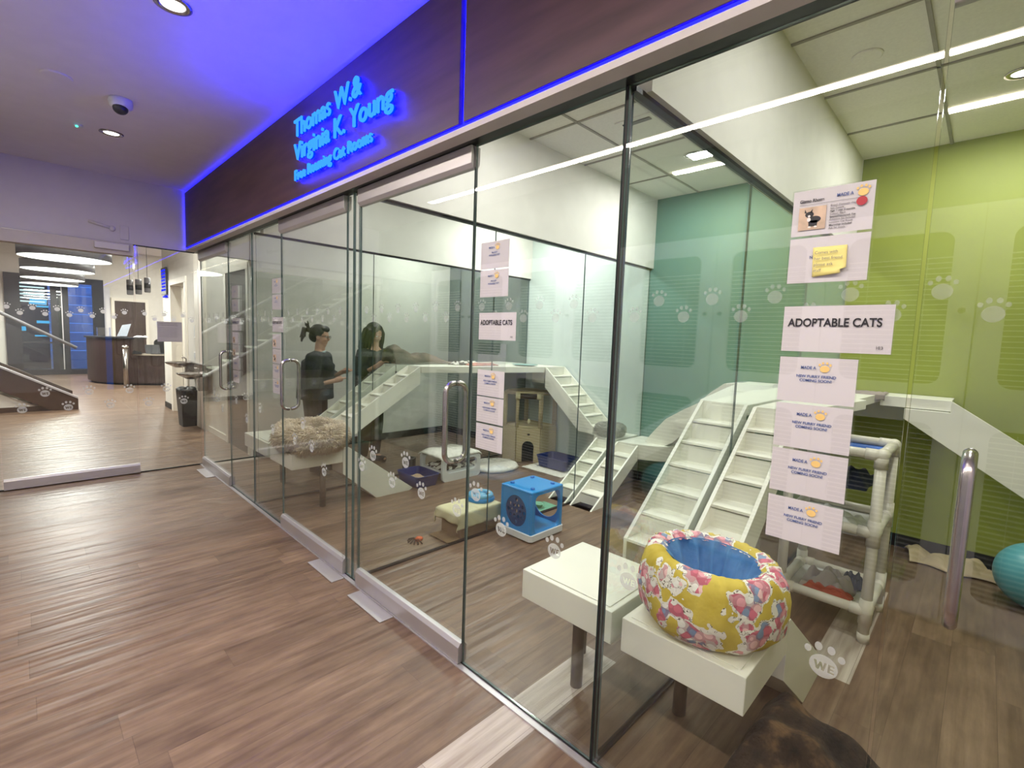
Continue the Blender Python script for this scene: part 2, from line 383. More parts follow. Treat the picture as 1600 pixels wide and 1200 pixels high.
def text(name, body, size, origin, m, parent, face=FACE_MX, ext=0.0, sx=1.0, align='LEFT', bold=0.0, spacing=1.0):
    cu = bpy.data.curves.new(name, 'FONT'); cu.body = body; cu.size = size; cu.extrude = ext; cu.align_x = align; cu.offset = bold; cu.space_character = spacing
    tmp = bpy.data.objects.new(name, cu); COL.objects.link(tmp)
    dg = bpy.context.evaluated_depsgraph_get(); me = bpy.data.meshes.new_from_object(tmp.evaluated_get(dg)); bpy.data.objects.remove(tmp); bpy.data.curves.remove(cu)
    org = Vector(origin) - off_of(parent)
    for v in me.vertices: v.co = face @ Vector((v.co.x * sx, v.co.y, v.co.z)) + org
    me.materials.clear(); me.materials.append(M[m]); me.name = name
    o = bpy.data.objects.new(name, me); COL.objects.link(o)
    if parent: o.parent = parent
    return o

def split_words(o, parent, gap):
    bm = bmesh.new(); bm.from_mesh(o.data); seen = set(); isl = []
    for v in bm.verts:
        if v in seen: continue
        st = [v]; seen.add(v); grp = []
        while st:
            a = st.pop(); grp.append(a)
            for e in a.link_edges:
                b = e.other_vert(a)
                if b not in seen: seen.add(b); st.append(b)
        ys = [a.co.y for a in grp]; isl.append([min(ys), max(ys), [a.index for a in grp]])
    isl.sort(key=lambda q: q[0]); cl = []
    for q in isl:
        if cl and q[0] - cl[-1][1] < gap: cl[-1][1] = max(cl[-1][1], q[1]); cl[-1][2] += q[2]
        else: cl.append(q)
    for c in cl:
        keep = set(c[2]); b2 = bm.copy(); b2.verts.ensure_lookup_table(); bmesh.ops.delete(b2, geom=[v for v in b2.verts if v.index not in keep], context='VERTS')
        me = bpy.data.meshes.new(o.name); b2.to_mesh(me); b2.free(); me.materials.append(o.data.materials[0]); w_ = bpy.data.objects.new(o.name.split('.')[0], me); COL.objects.link(w_); w_.parent = parent
    bm.free(); bpy.data.objects.remove(o)
# ------------------------------------------------------------------ shell
struct('floor', 'floor', (-6.2, -2.5, -0.1, 5.2, 20.6, 0.0))
struct('ceiling', 'ceiling_paint', (-0.9, -2.5, 3.03, 1.38, 6.33, 3.15))
struct('ceiling', 'ceiling_paint', (-6.2, 6.43, 3.95, 5.2, 20.6, 4.1))
def room_ceiling(y0, y1, name):
    m = MB(); m.box(1.44, y0, 3.13, 5.1, y1, 3.2); m.cur = 1
    for x in (2.16, 2.87, 3.59, 4.28): m.box(x - 0.009, y0, 3.122, x + 0.009, y1, 3.131)
    for y in (y0 + 0.02 + (y1 - y0) * 0.30, y0 + (y1 - y0) * 0.74): m.box(1.44, y - 0.009, 3.122, 5.0, y + 0.009, 3.131)
    return tag(m.build(name, 'tile_ceiling', mats=['tile_ceiling', 'tbar']), kind='structure')
room_ceiling(-1.2, 0.87, 'ceiling'); room_ceiling(0.95, 2.71, 'ceiling'); room_ceiling(2.79, 4.53, 'ceiling'); room_ceiling(4.61, 6.33, 'ceiling')
struct('wall_back', 'green_wall', (4.93, -1.3, 0, 5.1, 0.91, 3.2)); struct('wall_back', 'teal_wall', (4.93, 0.91, 0, 5.1, 2.75, 3.2))
struct('wall_back', 'pale_wall', (4.93, 2.75, 0, 5.1, 4.57, 3.2)); struct('wall_back', 'slate_wall', (4.93, 4.57, 0, 5.1, 6.4, 3.2))
struct('wall_right', 'green_wall', (1.42, -1.3, 0, 5.1, -1.2, 3.2))
struct('wall_end', 'white_wall', (1.95, 6.33, 0, 5.1, 6.43, 3.2))
for (y0, y1, mm) in ((-1.2, 0.9, 'x'), (0.92, 2.74, 'x'), (2.76, 4.56, 'x'), (4.58, 6.33, 'x')):
    struct('baseboard_back', 'black_rubber', (4.918, y0, 0, 4.93, y1, 0.10))
struct('baseboard_end', 'black_rubber', (1.95, 6.318, 0, 4.93, 6.33, 0.10))
for y in (0.91, 2.75, 4.57):
    struct('wall_soffit', 'white_wall', (1.50, y - 0.04, 2.39, 4.93, y + 0.04, 3.13))
    struct('trim_head', 'black_metal', (1.44, y - 0.018, 2.375, 4.93, y + 0.018, 2.392))
    struct('trim_sill', 'black_metal', (1.44, y - 0.012, 0.0, 4.93, y + 0.012, 0.012))
struct('wall_bulkhead', 'soffit_beige', (1.375, -1.3, 2.41, 1.44, 6.43, 3.13))
struct('trim_channel', 'soffit_beige', (1.30, -1.3, 2.386, 1.368, 6.33, 2.41), 'taupe channel running above the glass front')
struct('trim_channel', 'black_metal', (1.368, -1.3, 2.386, 1.435, 6.33, 2.41), 'black glazing head above the glass front')
struct('trim_sill', 'black_metal', (1.412, -1.3, 0, 1.428, 6.33, 0.010)); struct('trim_threshold', 'aluminium', (1.385, -1.3, 0, 1.412, 6.33, 0.006))
struct('trim_sill', 'black_metal', (-0.8, 6.324, 0, 1.95, 6.336, 0.010))
# fascia: two brown panels standing off the bulkhead, blue light strips in the gaps
for (y0, y1, lb) in ((-1.3, 1.602, 'dark brown fascia panel above the near cat room, blue strip beneath'), (1.632, 6.315, 'dark brown fascia panel carrying the illuminated lettering')):
    tag(bx('fascia_panel', 'fascia', (1.295, y0, 2.425, 1.315, y1, 3.0), bev=0.002), lb, 'panel')
t = thing('led_strip', 'blue light strip glowing along the lower edge of the brown fascia', 'light', (1.33, 3, 2.41))
bx('diffuser', 'led_blue', (1.305, -1.3, 2.411, 1.345, 6.32, 2.423), t)
t = thing('led_strip', 'short upright blue light strip in the joint between the two fascia panels', 'light', (1.33, 1.617, 2.43))
bx('diffuser', 'led_blue', (1.317, 1.604, 2.425, 1.33, 1.630, 3.0), t)
t = thing('led_strip', 'upright blue light strip at the far end of the brown fascia', 'light', (1.33, 6.322, 2.43))
bx('diffuser', 'led_blue', (1.300, 6.317, 2.425, 1.325, 6.329, 3.0), t)
t = thing('led_strip', 'blue light strip washing the corridor ceiling above the brown fascia', 'light', (1.33, 3, 3.0))
bx('diffuser', 'led_blue', (1.335, -1.3, 2.985, 1.355, 6.32, 2.995), t)
# opposite corridor wall with tall white cupboard doors, blinds behind rounded windows
struct('wall_left', 'corridor_wall', (-0.95, -2.5, 0, -0.83, 5.05, 3.05)); struct('wall_left', 'charcoal', (-0.95, 5.05, 0, -0.83, 6.33, 3.05)); struct('wall_near', 'corridor_wall', (-0.95, -2.6, 0, 1.42, -2.5, 3.05))
struct('wall_cupboard', 'dark_teal', (-0.83, -2.5, 2.375, -0.815, 6.33, 3.03))
k = 0
for i in range(-2, 9):
    y0 = 1.49 - 0.71 + i * 0.71; y1 = y0 + 0.71
    if y1 > 5.2 or y0 < -1.5: continue
    t = thing('cupboard_door', 'tall white cupboard door with two rounded blind windows, mirrored in the glass front', 'door', (-0.80, y0, 0), 'tall white cupboard doors reflected in the glass front'); k += 1
    m = MB(); win = [(rrect(y0 + 0.115, 1.385, y1 - 0.115, 2.24, 0.06)), (rrect(y0 + 0.115, 0.20, y1 - 0.115, 1.16, 0.06))]
    m.holed([(y0 + 0.003, 0.03), (y1 - 0.003, 0.03), (y1 - 0.003, 2.37), (y0 + 0.003, 2.37)], win, 'x', -0.815, -0.795); m.build('door_leaf', 'door_white', t, bev=0.0)
    bx('window_back', 'dark_teal', (-0.829, y0 + 0.02, 0.1, -0.826, y1 - 0.02, 2.3), t)
    for (z0, z1) in ((1.40, 2.10), (0.22, 1.14)):
        m = MB(); z = z0
        while z < z1: m.box(-0.822, y0 + 0.10, z, -0.808, y1 - 0.10, z + 0.004); z += 0.029
        for yy in (y0 + 0.22, y1 - 0.22): m.box(-0.812, yy - 0.001, z0, -0.810, yy + 0.001, z1)
        m.build('blind', 'blind_white', t)
    ky = y0 + 0.055 if i % 2 else y1 - 0.055
    MB().ball((-0.78, ky, 1.80), 0.017, 0.017, 0.017).build('knob', 'brushed_steel', t, smooth=True)
# end of corridor: header wall over glass doors, beam, sensors
struct('wall_header', 'corridor_wall', (-0.83, 6.33, 2.385, 1.375, 6.43, 3.95)); struct('wall_header', 'lobby_wall', (1.375, 6.35, 2.39, 1.97, 6.43, 3.95))
struct('wall_header', 'lobby_wall', (-6.2, 6.35, 0, -0.83, 6.43, 3.95)); struct('trim_head', 'black_metal', (-0.83, 6.322, 2.377, 1.375, 6.36, 2.386))
bx('door_operator', 'soffit_beige', (-0.83, 6.27, 2.262, 0.835, 6.39, 2.376), None, 0.004); tag(bpy.data.objects['door_operator'], 'long taupe operator beam over the glass corridor door', 'door operator')
o = bx('sensor_box', 'corridor_wall', (0.53, 6.235, 2.30, 0.80, 6.27, 2.365), None, 0.008); tag(o, 'slim sensor box on the beam above the corridor door', 'sensor')
t = thing('exit_device', 'slim white alarm bar with rounded end on the wall over the corridor door', 'alarm', (0.6, 6.33, 2.53))
MB().tube([(0.50, 6.315, 2.555), (0.66, 6.315, 2.52)], 0.014).build('bar', 'corridor_wall', t, True); MB().ball((0.68, 6.315, 2.515), 0.025, 0.02, 0.028).build('end_cap', 'corridor_wall', t, True)
o = bx('wall_plate', 'corridor_wall', (0.74, 6.318, 2.42, 0.81, 6.33, 2.56), None, 0.004); tag(o, 'blank rectangular plate on the wall beside the alarm bar', 'plate')

# ------------------------------------------------------------------ glass
LETW = [(-0.33, 0.16), (-0.24, 0.16), (-0.19, -0.04), (-0.13, 0.14), (-0.06, 0.14), (-0.01, -0.04), (0.03, 0.16), (0.11, 0.16), (0.03, -0.18), (-0.05, -0.18), (-0.095, 0.0), (-0.14, -0.18), (-0.23, -0.18)]
LETE = [(0.15, 0.16), (0.36, 0.16), (0.36, 0.09), (0.23, 0.09), (0.23, 0.02), (0.34, 0.02), (0.34, -0.05), (0.23, -0.05), (0.23, -0.11), (0.37, -0.11), (0.37, -0.18), (0.15, -0.18)]
def paw(m, plane, c, h, u, z, s, words):
    """plane x: lies in x=c, u is y (mirrored so it reads from the corridor); plane y: lies in y=c, u is x"""
    sg = -1 if plane == 'x' else 1
    tr = lambda pts: [(u + sg * p[0] * s, z + p[1] * s) for p in pts]; lt = lambda L: tr([(p[0] * 0.9, p[1] * 0.9 - 0.14) for p in L])
    holes = [lt(LETW), lt(LETE)] if words else []
    m.holed(tr(ell(0, -0.14, 0.43, 0.40, 24)), holes, plane, c - h, c + h)
    for (a, b, r1, r2) in ((-0.50, 0.32, 0.11, 0.13), (-0.19, 0.52, 0.12, 0.15), (0.19, 0.52, 0.12, 0.15), (0.50, 0.32, 0.11, 0.13)):
        m.prism(tr(ell(a, b, r1, r2, 12)), plane, c - h, c + h)
LOWX = [(0.23, .755), (0.80, .76), (1.125, .755), (1.42, .75), (1.59, .86), (1.72, .75), (2.01, .76), (2.16, .89), (2.29, .75), (2.50, .86), (2.63, .77), (2.78, .75), (3.15, .62), (3.35, .75), (3.5, .89), (3.65, .75), (4.1, .75), (4.4, .89), (4.75, .75), (5.05, .89), (5.5, .75), (5.8, .89)]
def paws(plane, c, a0, a1, parent, low=True):
    fm = 'frosted_white' if plane == 'y' else 'frosted_faint'
    m = MB(); k = math.ceil((a0 + 0.03) / 0.0835)
    while k * 0.0835 < a1 - 0.03:
        paw(m, plane, c, 0.0006, k * 0.0835, 1.695 if k % 2 else 1.645, 0.048 if plane == 'y' else 0.042, False); k += 1
    m.build('frosted_paw_prints', fm, parent)
    if low and plane == 'x':
        m = MB(); L = [q for q in LOWX if a0 + 0.04 < q[0] < a1 - 0.04]
        for (u, z) in L: paw(m, plane, c, 0.0006, u, z, 0.074, True)
        if L: m.build('frosted_paw_emblems', 'frosted_film', parent)
    elif low:
        m = MB(); k = math.ceil((a0 + 0.04) / 0.158); n = 0
        while k * 0.158 - 0.03 < a1 - 0.04:
            paw(m, plane, c, 0.0006, k * 0.158 - 0.02, 0.90 if k % 2 else 0.755, 0.078, True); k += 1; n += 1
        if n: m.build('frosted_paw_emblems', 'frosted_film', parent)
NW = [0]; ND = [0]
def pane(plane, c, a0, a1, z0=0.012, z1=2.385, th=0.005, name='glazing', parent=None):
    m = MB()
    b = (c - th, a0, z0, c + th, a1, z1) if plane == 'x' else (a0, c - th, z0, a1, c + th, z1)
    m.box(*b)
    idx = {'x': (0, 1, 2, 3), 'y': (0, 1, 4, 5)}[plane]     # faces: bottom, top, y-, y+, x-, x+
    for i in idx: m.mi[i] = 1
    return m.build(name, 'glass', parent, mats=['glass', 'glass_edge'])
def fixed(plane, c, a0, a1, label, low=True, dec=True):
    NW[0] += 1; t = thing('window_%d' % NW[0], label, None, (c, a0, 0) if plane == 'x' else (a0, c, 0), kind='structure')
    pane(plane, c, a0, a1, parent=t)
    if dec: paws(plane, c - 0.007, a0, a1, t, low)
    return t
def handle(t, y, z0=0.97, z1=1.34, x=1.42):
    m = MB(); r = 0.013; rr = 0.045
    for sg in (-1, 1):
        X = x + sg * 0.062; pts = [(x + sg * 0.008, y, z0)]
        for k in range(7):
            a = k / 6 * PI / 2; pts.append((X - sg * rr + sg * rr * math.sin(a), y, z0 + rr - rr * math.cos(a)))
        for k in range(7):
            a = k / 6 * PI / 2; pts.append((X - sg * rr + sg * rr * math.cos(a), y, z1 - rr + rr * math.sin(a)))
        pts.append((x + sg * 0.008, y, z1)); m.tube(pts, r, 14)
    m.build('pull_handle', 'brushed_steel', t, True)
def door(plane, c, a0, a1, label, hy, low=True, dec=True):
    ND[0] += 1; t = thing('door_%d' % ND[0], label, None, (c, a0, 0) if plane == 'x' else (a0, c, 0), kind='structure')
    pane(plane, c, a0 + 0.004, a1 - 0.004, 0.10, 2.295, parent=t, name='glass_leaf')
    def rail(z0, z1, nm):
        if nm == 'bottom_rail': pr = [(c - 0.026, z0), (c + 0.026, z0), (c + 0.026, z1 - 0.018), (c + 0.012, z1), (c - 0.012, z1), (c - 0.026, z1 - 0.018)]
        else: pr = [(c - 0.012, z0), (c + 0.012, z0), (c + 0.026, z0 + 0.018), (c + 0.026, z1), (c - 0.026, z1), (c - 0.026, z0 + 0.018)]
        MB().prism(pr, 'y' if plane == 'x' else 'x', a0 + 0.004, a1 - 0.004).build(nm, 'aluminium', t, bev=0.0015)
    rail(0.008, 0.106, 'bottom_rail'); rail(2.29, 2.383, 'top_rail')
    if hy is not None: handle(t, hy)
    if dec: paws(plane, c - 0.007, a0, a1, t, low)
    return t
fixed('x', 1.42, 0.124, 0.903, 'fixed glass front of the green cat room'); fixed('x', 1.42, 0.917, 1.652, 'fixed glass front of the teal cat room')
fixed('x', 1.42, 2.675, 2.742, 'narrow glass strip right of the dividing pane between the two middle doors', False, False); fixed('x', 1.42, 2.758, 2.832, 'narrow glass strip left of the dividing pane', False, False)
fixed('x', 1.42, 3.905, 4.562, 'fixed glass front of the third cat room'); fixed('x', 1.42, 4.578, 5.245, 'fixed glass front of the farthest cat room')
door('x', 1.42, -0.90, 0.120, 'glass door of the green cat room', 0.008); door('x', 1.42, 1.658, 2.672, 'glass door of the teal cat room, wide open view of the floor', 1.755)
door('x', 1.42, 2.836, 3.90, 'glass door of the third cat room', 3.745); door('x', 1.42, 5.25, 6.265, 'glass door of the farthest cat room', 5.33)
door('y', 6.33, -0.17, 0.84, 'glass door across the end of the corridor', None); fixed('y', 6.33, 0.846, 1.405, 'fixed glass beside the corridor door')
fixed('y', 6.33, -0.81, -0.176, 'fixed glass on the hinge side of the corridor door'); fixed('y', 6.33, 1.435, 1.95, 'end glass of the farthest cat room')
for (y, lb) in ((0.91, 'dividing glass between green and teal cat rooms'), (2.75, 'dividing glass between teal and pale cat rooms'), (4.57, 'dividing glass before the farthest cat room')):
    t = fixed('y', y, 1.45, 2.57, lb, False, False); pane('y', y, 2.574, 3.72, parent=t); pane('y', y, 3.724, 4.925, parent=t)
struct('trim_gasket', 'black_rubber', (1.418, 0.906, 0.012, 1.440, 0.914, 2.386)); struct('trim_gasket', 'black_rubber', (1.417, 1.6525, 0.012, 1.424, 1.6575, 2.386))
# edge brackets at the foot of the glass between the middle doors
for yy in (2.672, 2.836):
    o = bx('glass_bracket', 'clear_plastic', (1.395, yy - 0.012, 0.012, 1.44, yy + 0.012, 0.42), None, 0.003); tag(o, 'clear seal strip at the foot of the pane, %s of the dividing pane' % ('right' if yy < 2.7 else 'left'), 'seal')
for (x0, x1, y0, y1, lb) in ((1.30, 1.383, 2.79, 3.15, 'metal floor plate before the third cat room door'), (1.30, 1.383, 2.21, 2.585, 'metal floor plate before the teal cat room door'), (1.30, 1.383, 5.70, 6.10, 'small metal floor plate before the farthest cat room door')):
    tag(bx('floor_plate', 'aluminium', (x0, y0, 0.001, x1, y1, 0.006), None, 0.001), lb, 'floor plate')

# ------------------------------------------------------------------ sign lettering
t = thing('wall_sign', 'blue glowing raised lettering on the brown fascia', 'sign', (1.295, 2.7, 2.7))
for (body, size, z, wd) in (('Thomas W.&', 0.148, 2.775, 0.86), ('Virginia K. Young', 0.148, 2.632, 1.165), ('Free Roaming Cat Rooms', 0.088, 2.512, 0.97)):
    o = text('lettering', body, size, (1.265, 3.25, z), 'letter_cyan', t, ext=0.005, bold=0.001)
    wdt = max(v.co.y for v in o.data.vertices) - min(v.co.y for v in o.data.vertices); top = max(v.co.y for v in o.data.vertices); s_ = wd / wdt
    for v in o.data.vertices: v.co.y = top + (v.co.y - top) * s_
    h = text('letter_halo', body, size, (1.277, 3.25, z), 'halo_blue', t, ext=0.003, bold=0.0006)
    top = max(v.co.y for v in h.data.vertices)
    for v in h.data.vertices: v.co.y = top + (v.co.y - top) * s_
    for q in (o, h): split_words(q, t, size * 0.16)

# ------------------------------------------------------------------ ceiling fixtures
def downlight(x, y, z, label, r=0.06):
    t = thing('downlight', label, 'light', (x, y, z))
    MB().lathe([(r * 1.25, 0.001), (r * 1.27, -0.004), (r * 0.92, -0.008), (r * 0.85, 0.012)], (x, y, z), 28).build('trim_ring', 'brushed_steel', t, True)
    MB().lathe([(0, -0.002), (r * 0.8, -0.003), (r * 0.8, 0.0)], (x, y, z), 24).build('lens', 'led_white', t)
downlight(0.55, 2.81, 3.03, 'recessed corridor downlight near the blue ceiling glow, cut by the top of the picture'); downlight(0.55, 4.96, 3.03, 'recessed corridor downlight just beyond the domed camera'); downlight(0.55, 0.66, 3.03, 'recessed corridor downlight above the viewer')
for i, (y, nm) in enumerate(((0.0, 'green'), (1.88, 'teal'), (3.75, 'third'), (5.5, 'farthest'))):
    downlight(3.96, y, 3.13, 'recessed downlight in the %s cat room ceiling near the back wall' % nm); downlight(2.3, y, 3.13, 'recessed downlight in the %s cat room ceiling near the glass front' % nm)
for (y0, y1, nm) in ((-0.30, 0.32, 'green'), (1.77, 2.20, 'teal'), (3.60, 4.03, 'third'), (5.3, 5.75, 'farthest')):
    t = thing('strip_light', 'slim white strip light in the %s cat room ceiling' % nm, 'light', (4.27, y0, 3.12)); bx('diffuser', 'strip_warm', (4.24, y0, 3.118, 4.30, y1, 3.131), t)
t = thing('strip_light', 'long warm strip light on the corridor ceiling, mirrored in the glass', 'light', (-0.36, 0, 3.03))
bx('housing', 'aluminium', (-0.39, -2.4, 3.012, -0.33, 4.5, 3.03), t); bx('diffuser', 'strip_warm', (-0.385, -2.4, 3.007, -0.335, 4.49, 3.012), t)
def disc(name, label, cat, x, y, z, r, m='ceiling_paint'):
    o = MB().lathe([(r, 0.0), (r, -0.006), (r * 0.9, -0.010), (0, -0.011)], (x, y, z), 32).build(name, m, None, False); return tag(o, label, cat)
disc('ceiling_cover', 'flat round cover plate on the corridor ceiling', 'cover plate', 0.21, 4.12, 3.03, 0.075); disc('ceiling_cover', 'round cover plate in the green room ceiling', 'cover plate', 3.23, 0.6, 3.13, 0.07, 'tile_ceiling')
t = thing('security_camera', 'white dome camera with dark lens under the corridor ceiling', 'camera', (0.52, 4.2, 3.03))
MB().lathe([(0.062, 0), (0.066, -0.02), (0.058, -0.05), (0.045, -0.06)], (0.52, 4.2, 3.03), 28).build('housing', 'white_plastic', t, True)
MB().ball((0.515, 4.185, 2.968), 0.042, 0.042, 0.038).build('lens_dome', 'charcoal', t, True)
t = thing('smoke_detector', 'small ceiling sensor with a green indicator light', 'sensor', (0.36, 4.97, 3.03))
MB().lathe([(0.03, 0), (0.028, -0.012), (0.01, -0.02), (0, -0.02)], (0.36, 4.97, 3.03), 20).build('housing', 'white_plastic', t, True); MB().ball((0.35, 4.95, 3.012), 0.009, 0.009, 0.009).build('indicator', 'led_green', t)
t = thing('air_vent', 'narrow dark slot vent in the teal room ceiling', 'vent', (3.1, 1.9, 3.13)); bx('frame', 'tile_ceiling', (3.06, 1.78, 3.121, 3.40, 2.06, 3.129), t); bx('slot', 'black_metal', (3.10, 1.81, 3.115, 3.14, 2.02, 3.122), t)

# ------------------------------------------------------------------ papers on the glass
XG = 1.412
def frame(y1, y0, z0, z1, nm, label, cat, grp, m='paper'):
    t = thing(nm, label, cat, (XG, y0, z0), grp); bx('sheet', m, (XG - 0.004, y0, z0, XG - 0.003, y1, z1), t)
    b = 0.003; MB().box(XG - 0.0055, y0 - b, z0 - b, XG - 0.0045, y1 + b, z1 + b).build('clear_sleeve', 'clear_plastic', t); return t
def logo(t, yc, z):
    text('logo_word', 'MADE A', 0.011, (XG - 0.0065, yc + 0.035, z - 0.004), 'print_blue', t, bold=0.0002, sx=0.85)
    m = MB(); m.prism(ell(yc - 0.018, z - 0.002, 0.0105, 0.0085, 16), 'x', XG - 0.0068, XG - 0.0066)
    for (a, b) in ((-0.0115, 0.008), (-0.0045, 0.0125), (0.0045, 0.0125), (0.0115, 0.008)): m.prism(ell(yc - 0.018 + a, z + b, 0.0026, 0.0032, 10), 'x', XG - 0.0068, XG - 0.0066)
    m.build('logo_paw', 'print_gold', t)
def notice(y1, z0, w_, h_, lines, label, grp, detail=True):
    t = frame(y1, y1 - w_, z0, z0 + h_, 'paper_notice', label, 'notice', grp); yc = y1 - w_ / 2
    if detail: logo(t, yc, z0 + h_ * 0.78)
    for k, ln in enumerate(lines): text('print', ln, 0.0095, (XG - 0.0065, yc, z0 + h_ * 0.56 - k * 0.0105), 'print_blue', t, align='CENTER', bold=0.0002)
    return t
def photo_card(y1, z0, w_, h_, label, grp, rich=False):
    t = frame(y1, y1 - w_, z0, z0 + h_, 'cat_profile', label, 'notice', grp); X0 = XG - 0.0066
    pw, ph = w_ * 0.35, h_ * 0.5; yl = y1 - w_ * 0.09; zb = z0 + h_ * 0.12
    ph_ = bx('photo', 'photo_tan', (X0 - 0.0002, yl - pw, zb, X0, yl, zb + ph), t); X1 = X0 - 0.0006
    m = MB(); cy, cz = yl - pw * 0.52, zb + ph * 0.5
    m.prism(ell(cy - pw * 0.08, cz - ph * 0.06, pw * 0.23, ph * 0.15, 18), 'x', X1, X1 + 0.0002); m.prism(ell(cy + pw * 0.12, cz + ph * 0.17, pw * 0.16, ph * 0.13, 18), 'x', X1, X1 + 0.0002)
    for sg in (0.03, 0.22): m.prism([(cy + pw * sg, cz + ph * 0.24), (cy + pw * (sg + 0.09), cz + ph * 0.26), (cy + pw * (sg + 0.02 + (0.06 if sg > 0.1 else -0.04)), cz + ph * 0.42)], 'x', X1, X1 + 0.0002)
    m.prism([(cy - pw * 0.2, cz - ph * 0.1), (cy + pw * 0.15, cz - ph * 0.1), (cy + pw * 0.12, cz - ph * 0.36), (cy - pw * 0.18, cz - ph * 0.36)], 'x', X1, X1 + 0.0002)
    m.build('cat_figure', 'photo_black', ph_)
    m = MB(); m.prism(ell(cy + pw * 0.13, cz + ph * 0.10, pw * 0.05, ph * 0.05, 12), 'x', X1 - 0.0003, X1 - 0.0001); m.prism(ell(cy + pw * 0.13, cz - ph * 0.05, pw * 0.07, ph * 0.09, 12), 'x', X1 - 0.0003, X1 - 0.0001)
    for sg in (-0.13, 0.09): m.prism(ell(cy + pw * sg, cz - ph * 0.38, pw * 0.06, ph * 0.04, 12), 'x', X1 - 0.0003, X1 - 0.0001)
    m.build('cat_markings', 'photo_white', ph_)
    if rich:
        text('heading', 'Gizmo Rhone', 0.0105, (X0, yl, z0 + h_ * 0.73), 'print_black', t, bold=0.0003, sx=0.9); bx('rule', 'print_black', (X0 - 0.0002, y1 - w_ * 0.88, z0 + h_ * 0.675, X0, yl, z0 + h_ * 0.68), t)
        for k, ln in enumerate(('Breed: Domestic shorthair', 'Sex: Female', 'Age: 1 year 2 months', 'Colour: Black', 'Spayed/Neutered: Yes', 'Adoption fee included', 'Location: Cat Room', 'Microchip: included', 'Ask for details')):
            text('print', ln, 0.0062, (X0, yl - pw - 0.008, z0 + h_ * 0.58 - k * 0.0068), 'print_black' if k in (2, 4, 7) else 'print_grey', t, sx=0.95, bold=0.0001)
        MB().prism(ell(y1 - w_ * 0.86, z0 + h_ * 0.60, 0.0108, 0.0105, 24), 'x', X0 - 0.0016, X0 - 0.0012).build('red_dot_sticker', 'sticker_red', t); logo(t, y1 - w_ * 0.76, z0 + h_ * 0.80)
    return t
def room_title(y1, w_, nm, num):
    t = frame(y1, y1 - w_, 1.548, 1.663, 'room_sign', 'white sign reading adoptable cats on the glass of the %s cat room' % nm, 'sign', 'adoptable cats signs on the glass')
    o = text('title', 'ADOPTABLE CATS', 0.0285, (XG - 0.0066, y1 - 0.012, 1.612), 'print_black', t, bold=0.0006)
    mx = max(v.co.y for v in o.data.vertices); ln = mx - min(v.co.y for v in o.data.vertices); s_ = (w_ * 0.86) / ln
    for v in o.data.vertices: v.co.y = mx + (v.co.y - mx) * s_
    text('room_number', num, 0.010, (XG - 0.0066, y1 - w_ + 0.03, 1.559), 'print_black', t)
FURRY = ('NEW FURRY FRIEND', 'COMING SOON!'); NOT = ("I'M NOT", 'AVAILABLE YET!'); G = 'paper notices in clear sleeves on the glass'
photo_card(0.39, 1.84, 0.17, 0.112, 'cat profile sheet with black and white cat photo and red dot, green room', G, True)
t = frame(0.39, 0.22, 1.722, 1.834, 'paper_notice', 'paper notice half hidden by a yellow sticky note, green room', 'notice', G); text('print', 'NEW', 0.0095, (XG - 0.0065, 0.343, 1.782), 'print_blue', t, bold=0.0002)
t = thing('sticky_note', 'yellow sticky note with pencil writing stuck over a notice', 'note', (XG - 0.008, 0.26, 1.73))
m = MB(); m.grid(lambda u, v: (XG - 0.008 - 0.008 * (1 - v) * u, 0.336 - 0.072 * u - 0.003 * (1 - v) + (0.012 * u if v < 0.15 else 0), 1.735 + 0.073 * v + 0.006 * u * (1 if v < 0.2 else 0)), 8, 8); m.build('sheet', 'sticky_yellow', t, True, solid=0.0004)
for k, ln in enumerate(('Comes with', 'her best friend', 'please ask', 'staff')): text('handwriting', ln, 0.0105, (XG - 0.0155, 0.330, 1.790 - k * 0.0145), 'print_grey', t, sx=0.95)
room_title(0.39, 0.23, 'green', '103')
for k, zz in enumerate((1.418, 1.297, 1.176, 1.047)): notice(0.39, zz, 0.17, 0.115, FURRY, 'coming soon notice in the green room column, %s below the adoptable cats sign' % ('first', 'second', 'third', 'lowest')[k], G)
for k, zz in enumerate((1.848, 1.730)): notice(1.595, zz, 0.172, 0.112, NOT, 'not available yet notice above the teal room sign, %s of the two' % ('upper', 'lower')[k], G)
room_title(1.595, 0.225, 'teal', '102')
t = frame(1.595, 1.423, 1.424, 1.532, 'notice_sleeve', 'empty clear sleeve under the teal room adoptable cats sign', 'sleeve', None, 'clear_plastic')
for k, zz in enumerate((1.305, 1.188, 1.068)): notice(1.595, zz, 0.168, 0.112, FURRY, 'coming soon notice in the teal room column, %s below the empty sleeve' % ('first', 'second', 'third')[k], G)
for (y1, nm, wd) in ((4.075, 'third', 0.18), (5.115, 'farthest', 0.18)):
    for k, zz in enumerate((1.848, 1.722)): notice(y1, zz, wd, 0.115, NOT, 'notice above the %s room sign, %s of the two' % (nm, ('upper', 'lower')[k]), G, nm == 'third')
    room_title(y1, 0.225, nm, '101' if nm == 'third' else '100')
    for k, zz in enumerate((1.418, 1.300)): photo_card(y1, zz, wd, 0.113, 'cat profile sheet with dark photo in the %s room column, %s one' % (nm, ('upper', 'lower')[k]), G)
    for k, zz in enumerate((1.180, 1.060)): notice(y1, zz, wd, 0.113, FURRY, 'coming soon notice at the bottom of the %s room column, %s one' % (nm, ('upper', 'lower')[k]), G, nm == 'third')
t = thing('paper_notice', 'grey looking printed notice taped to the glass at the end of the corridor', 'notice', (1.02, 6.32, 1.4)); bx('sheet', 'paper_grey', (1.02, 6.319, 1.40, 1.243, 6.320, 1.615), t)
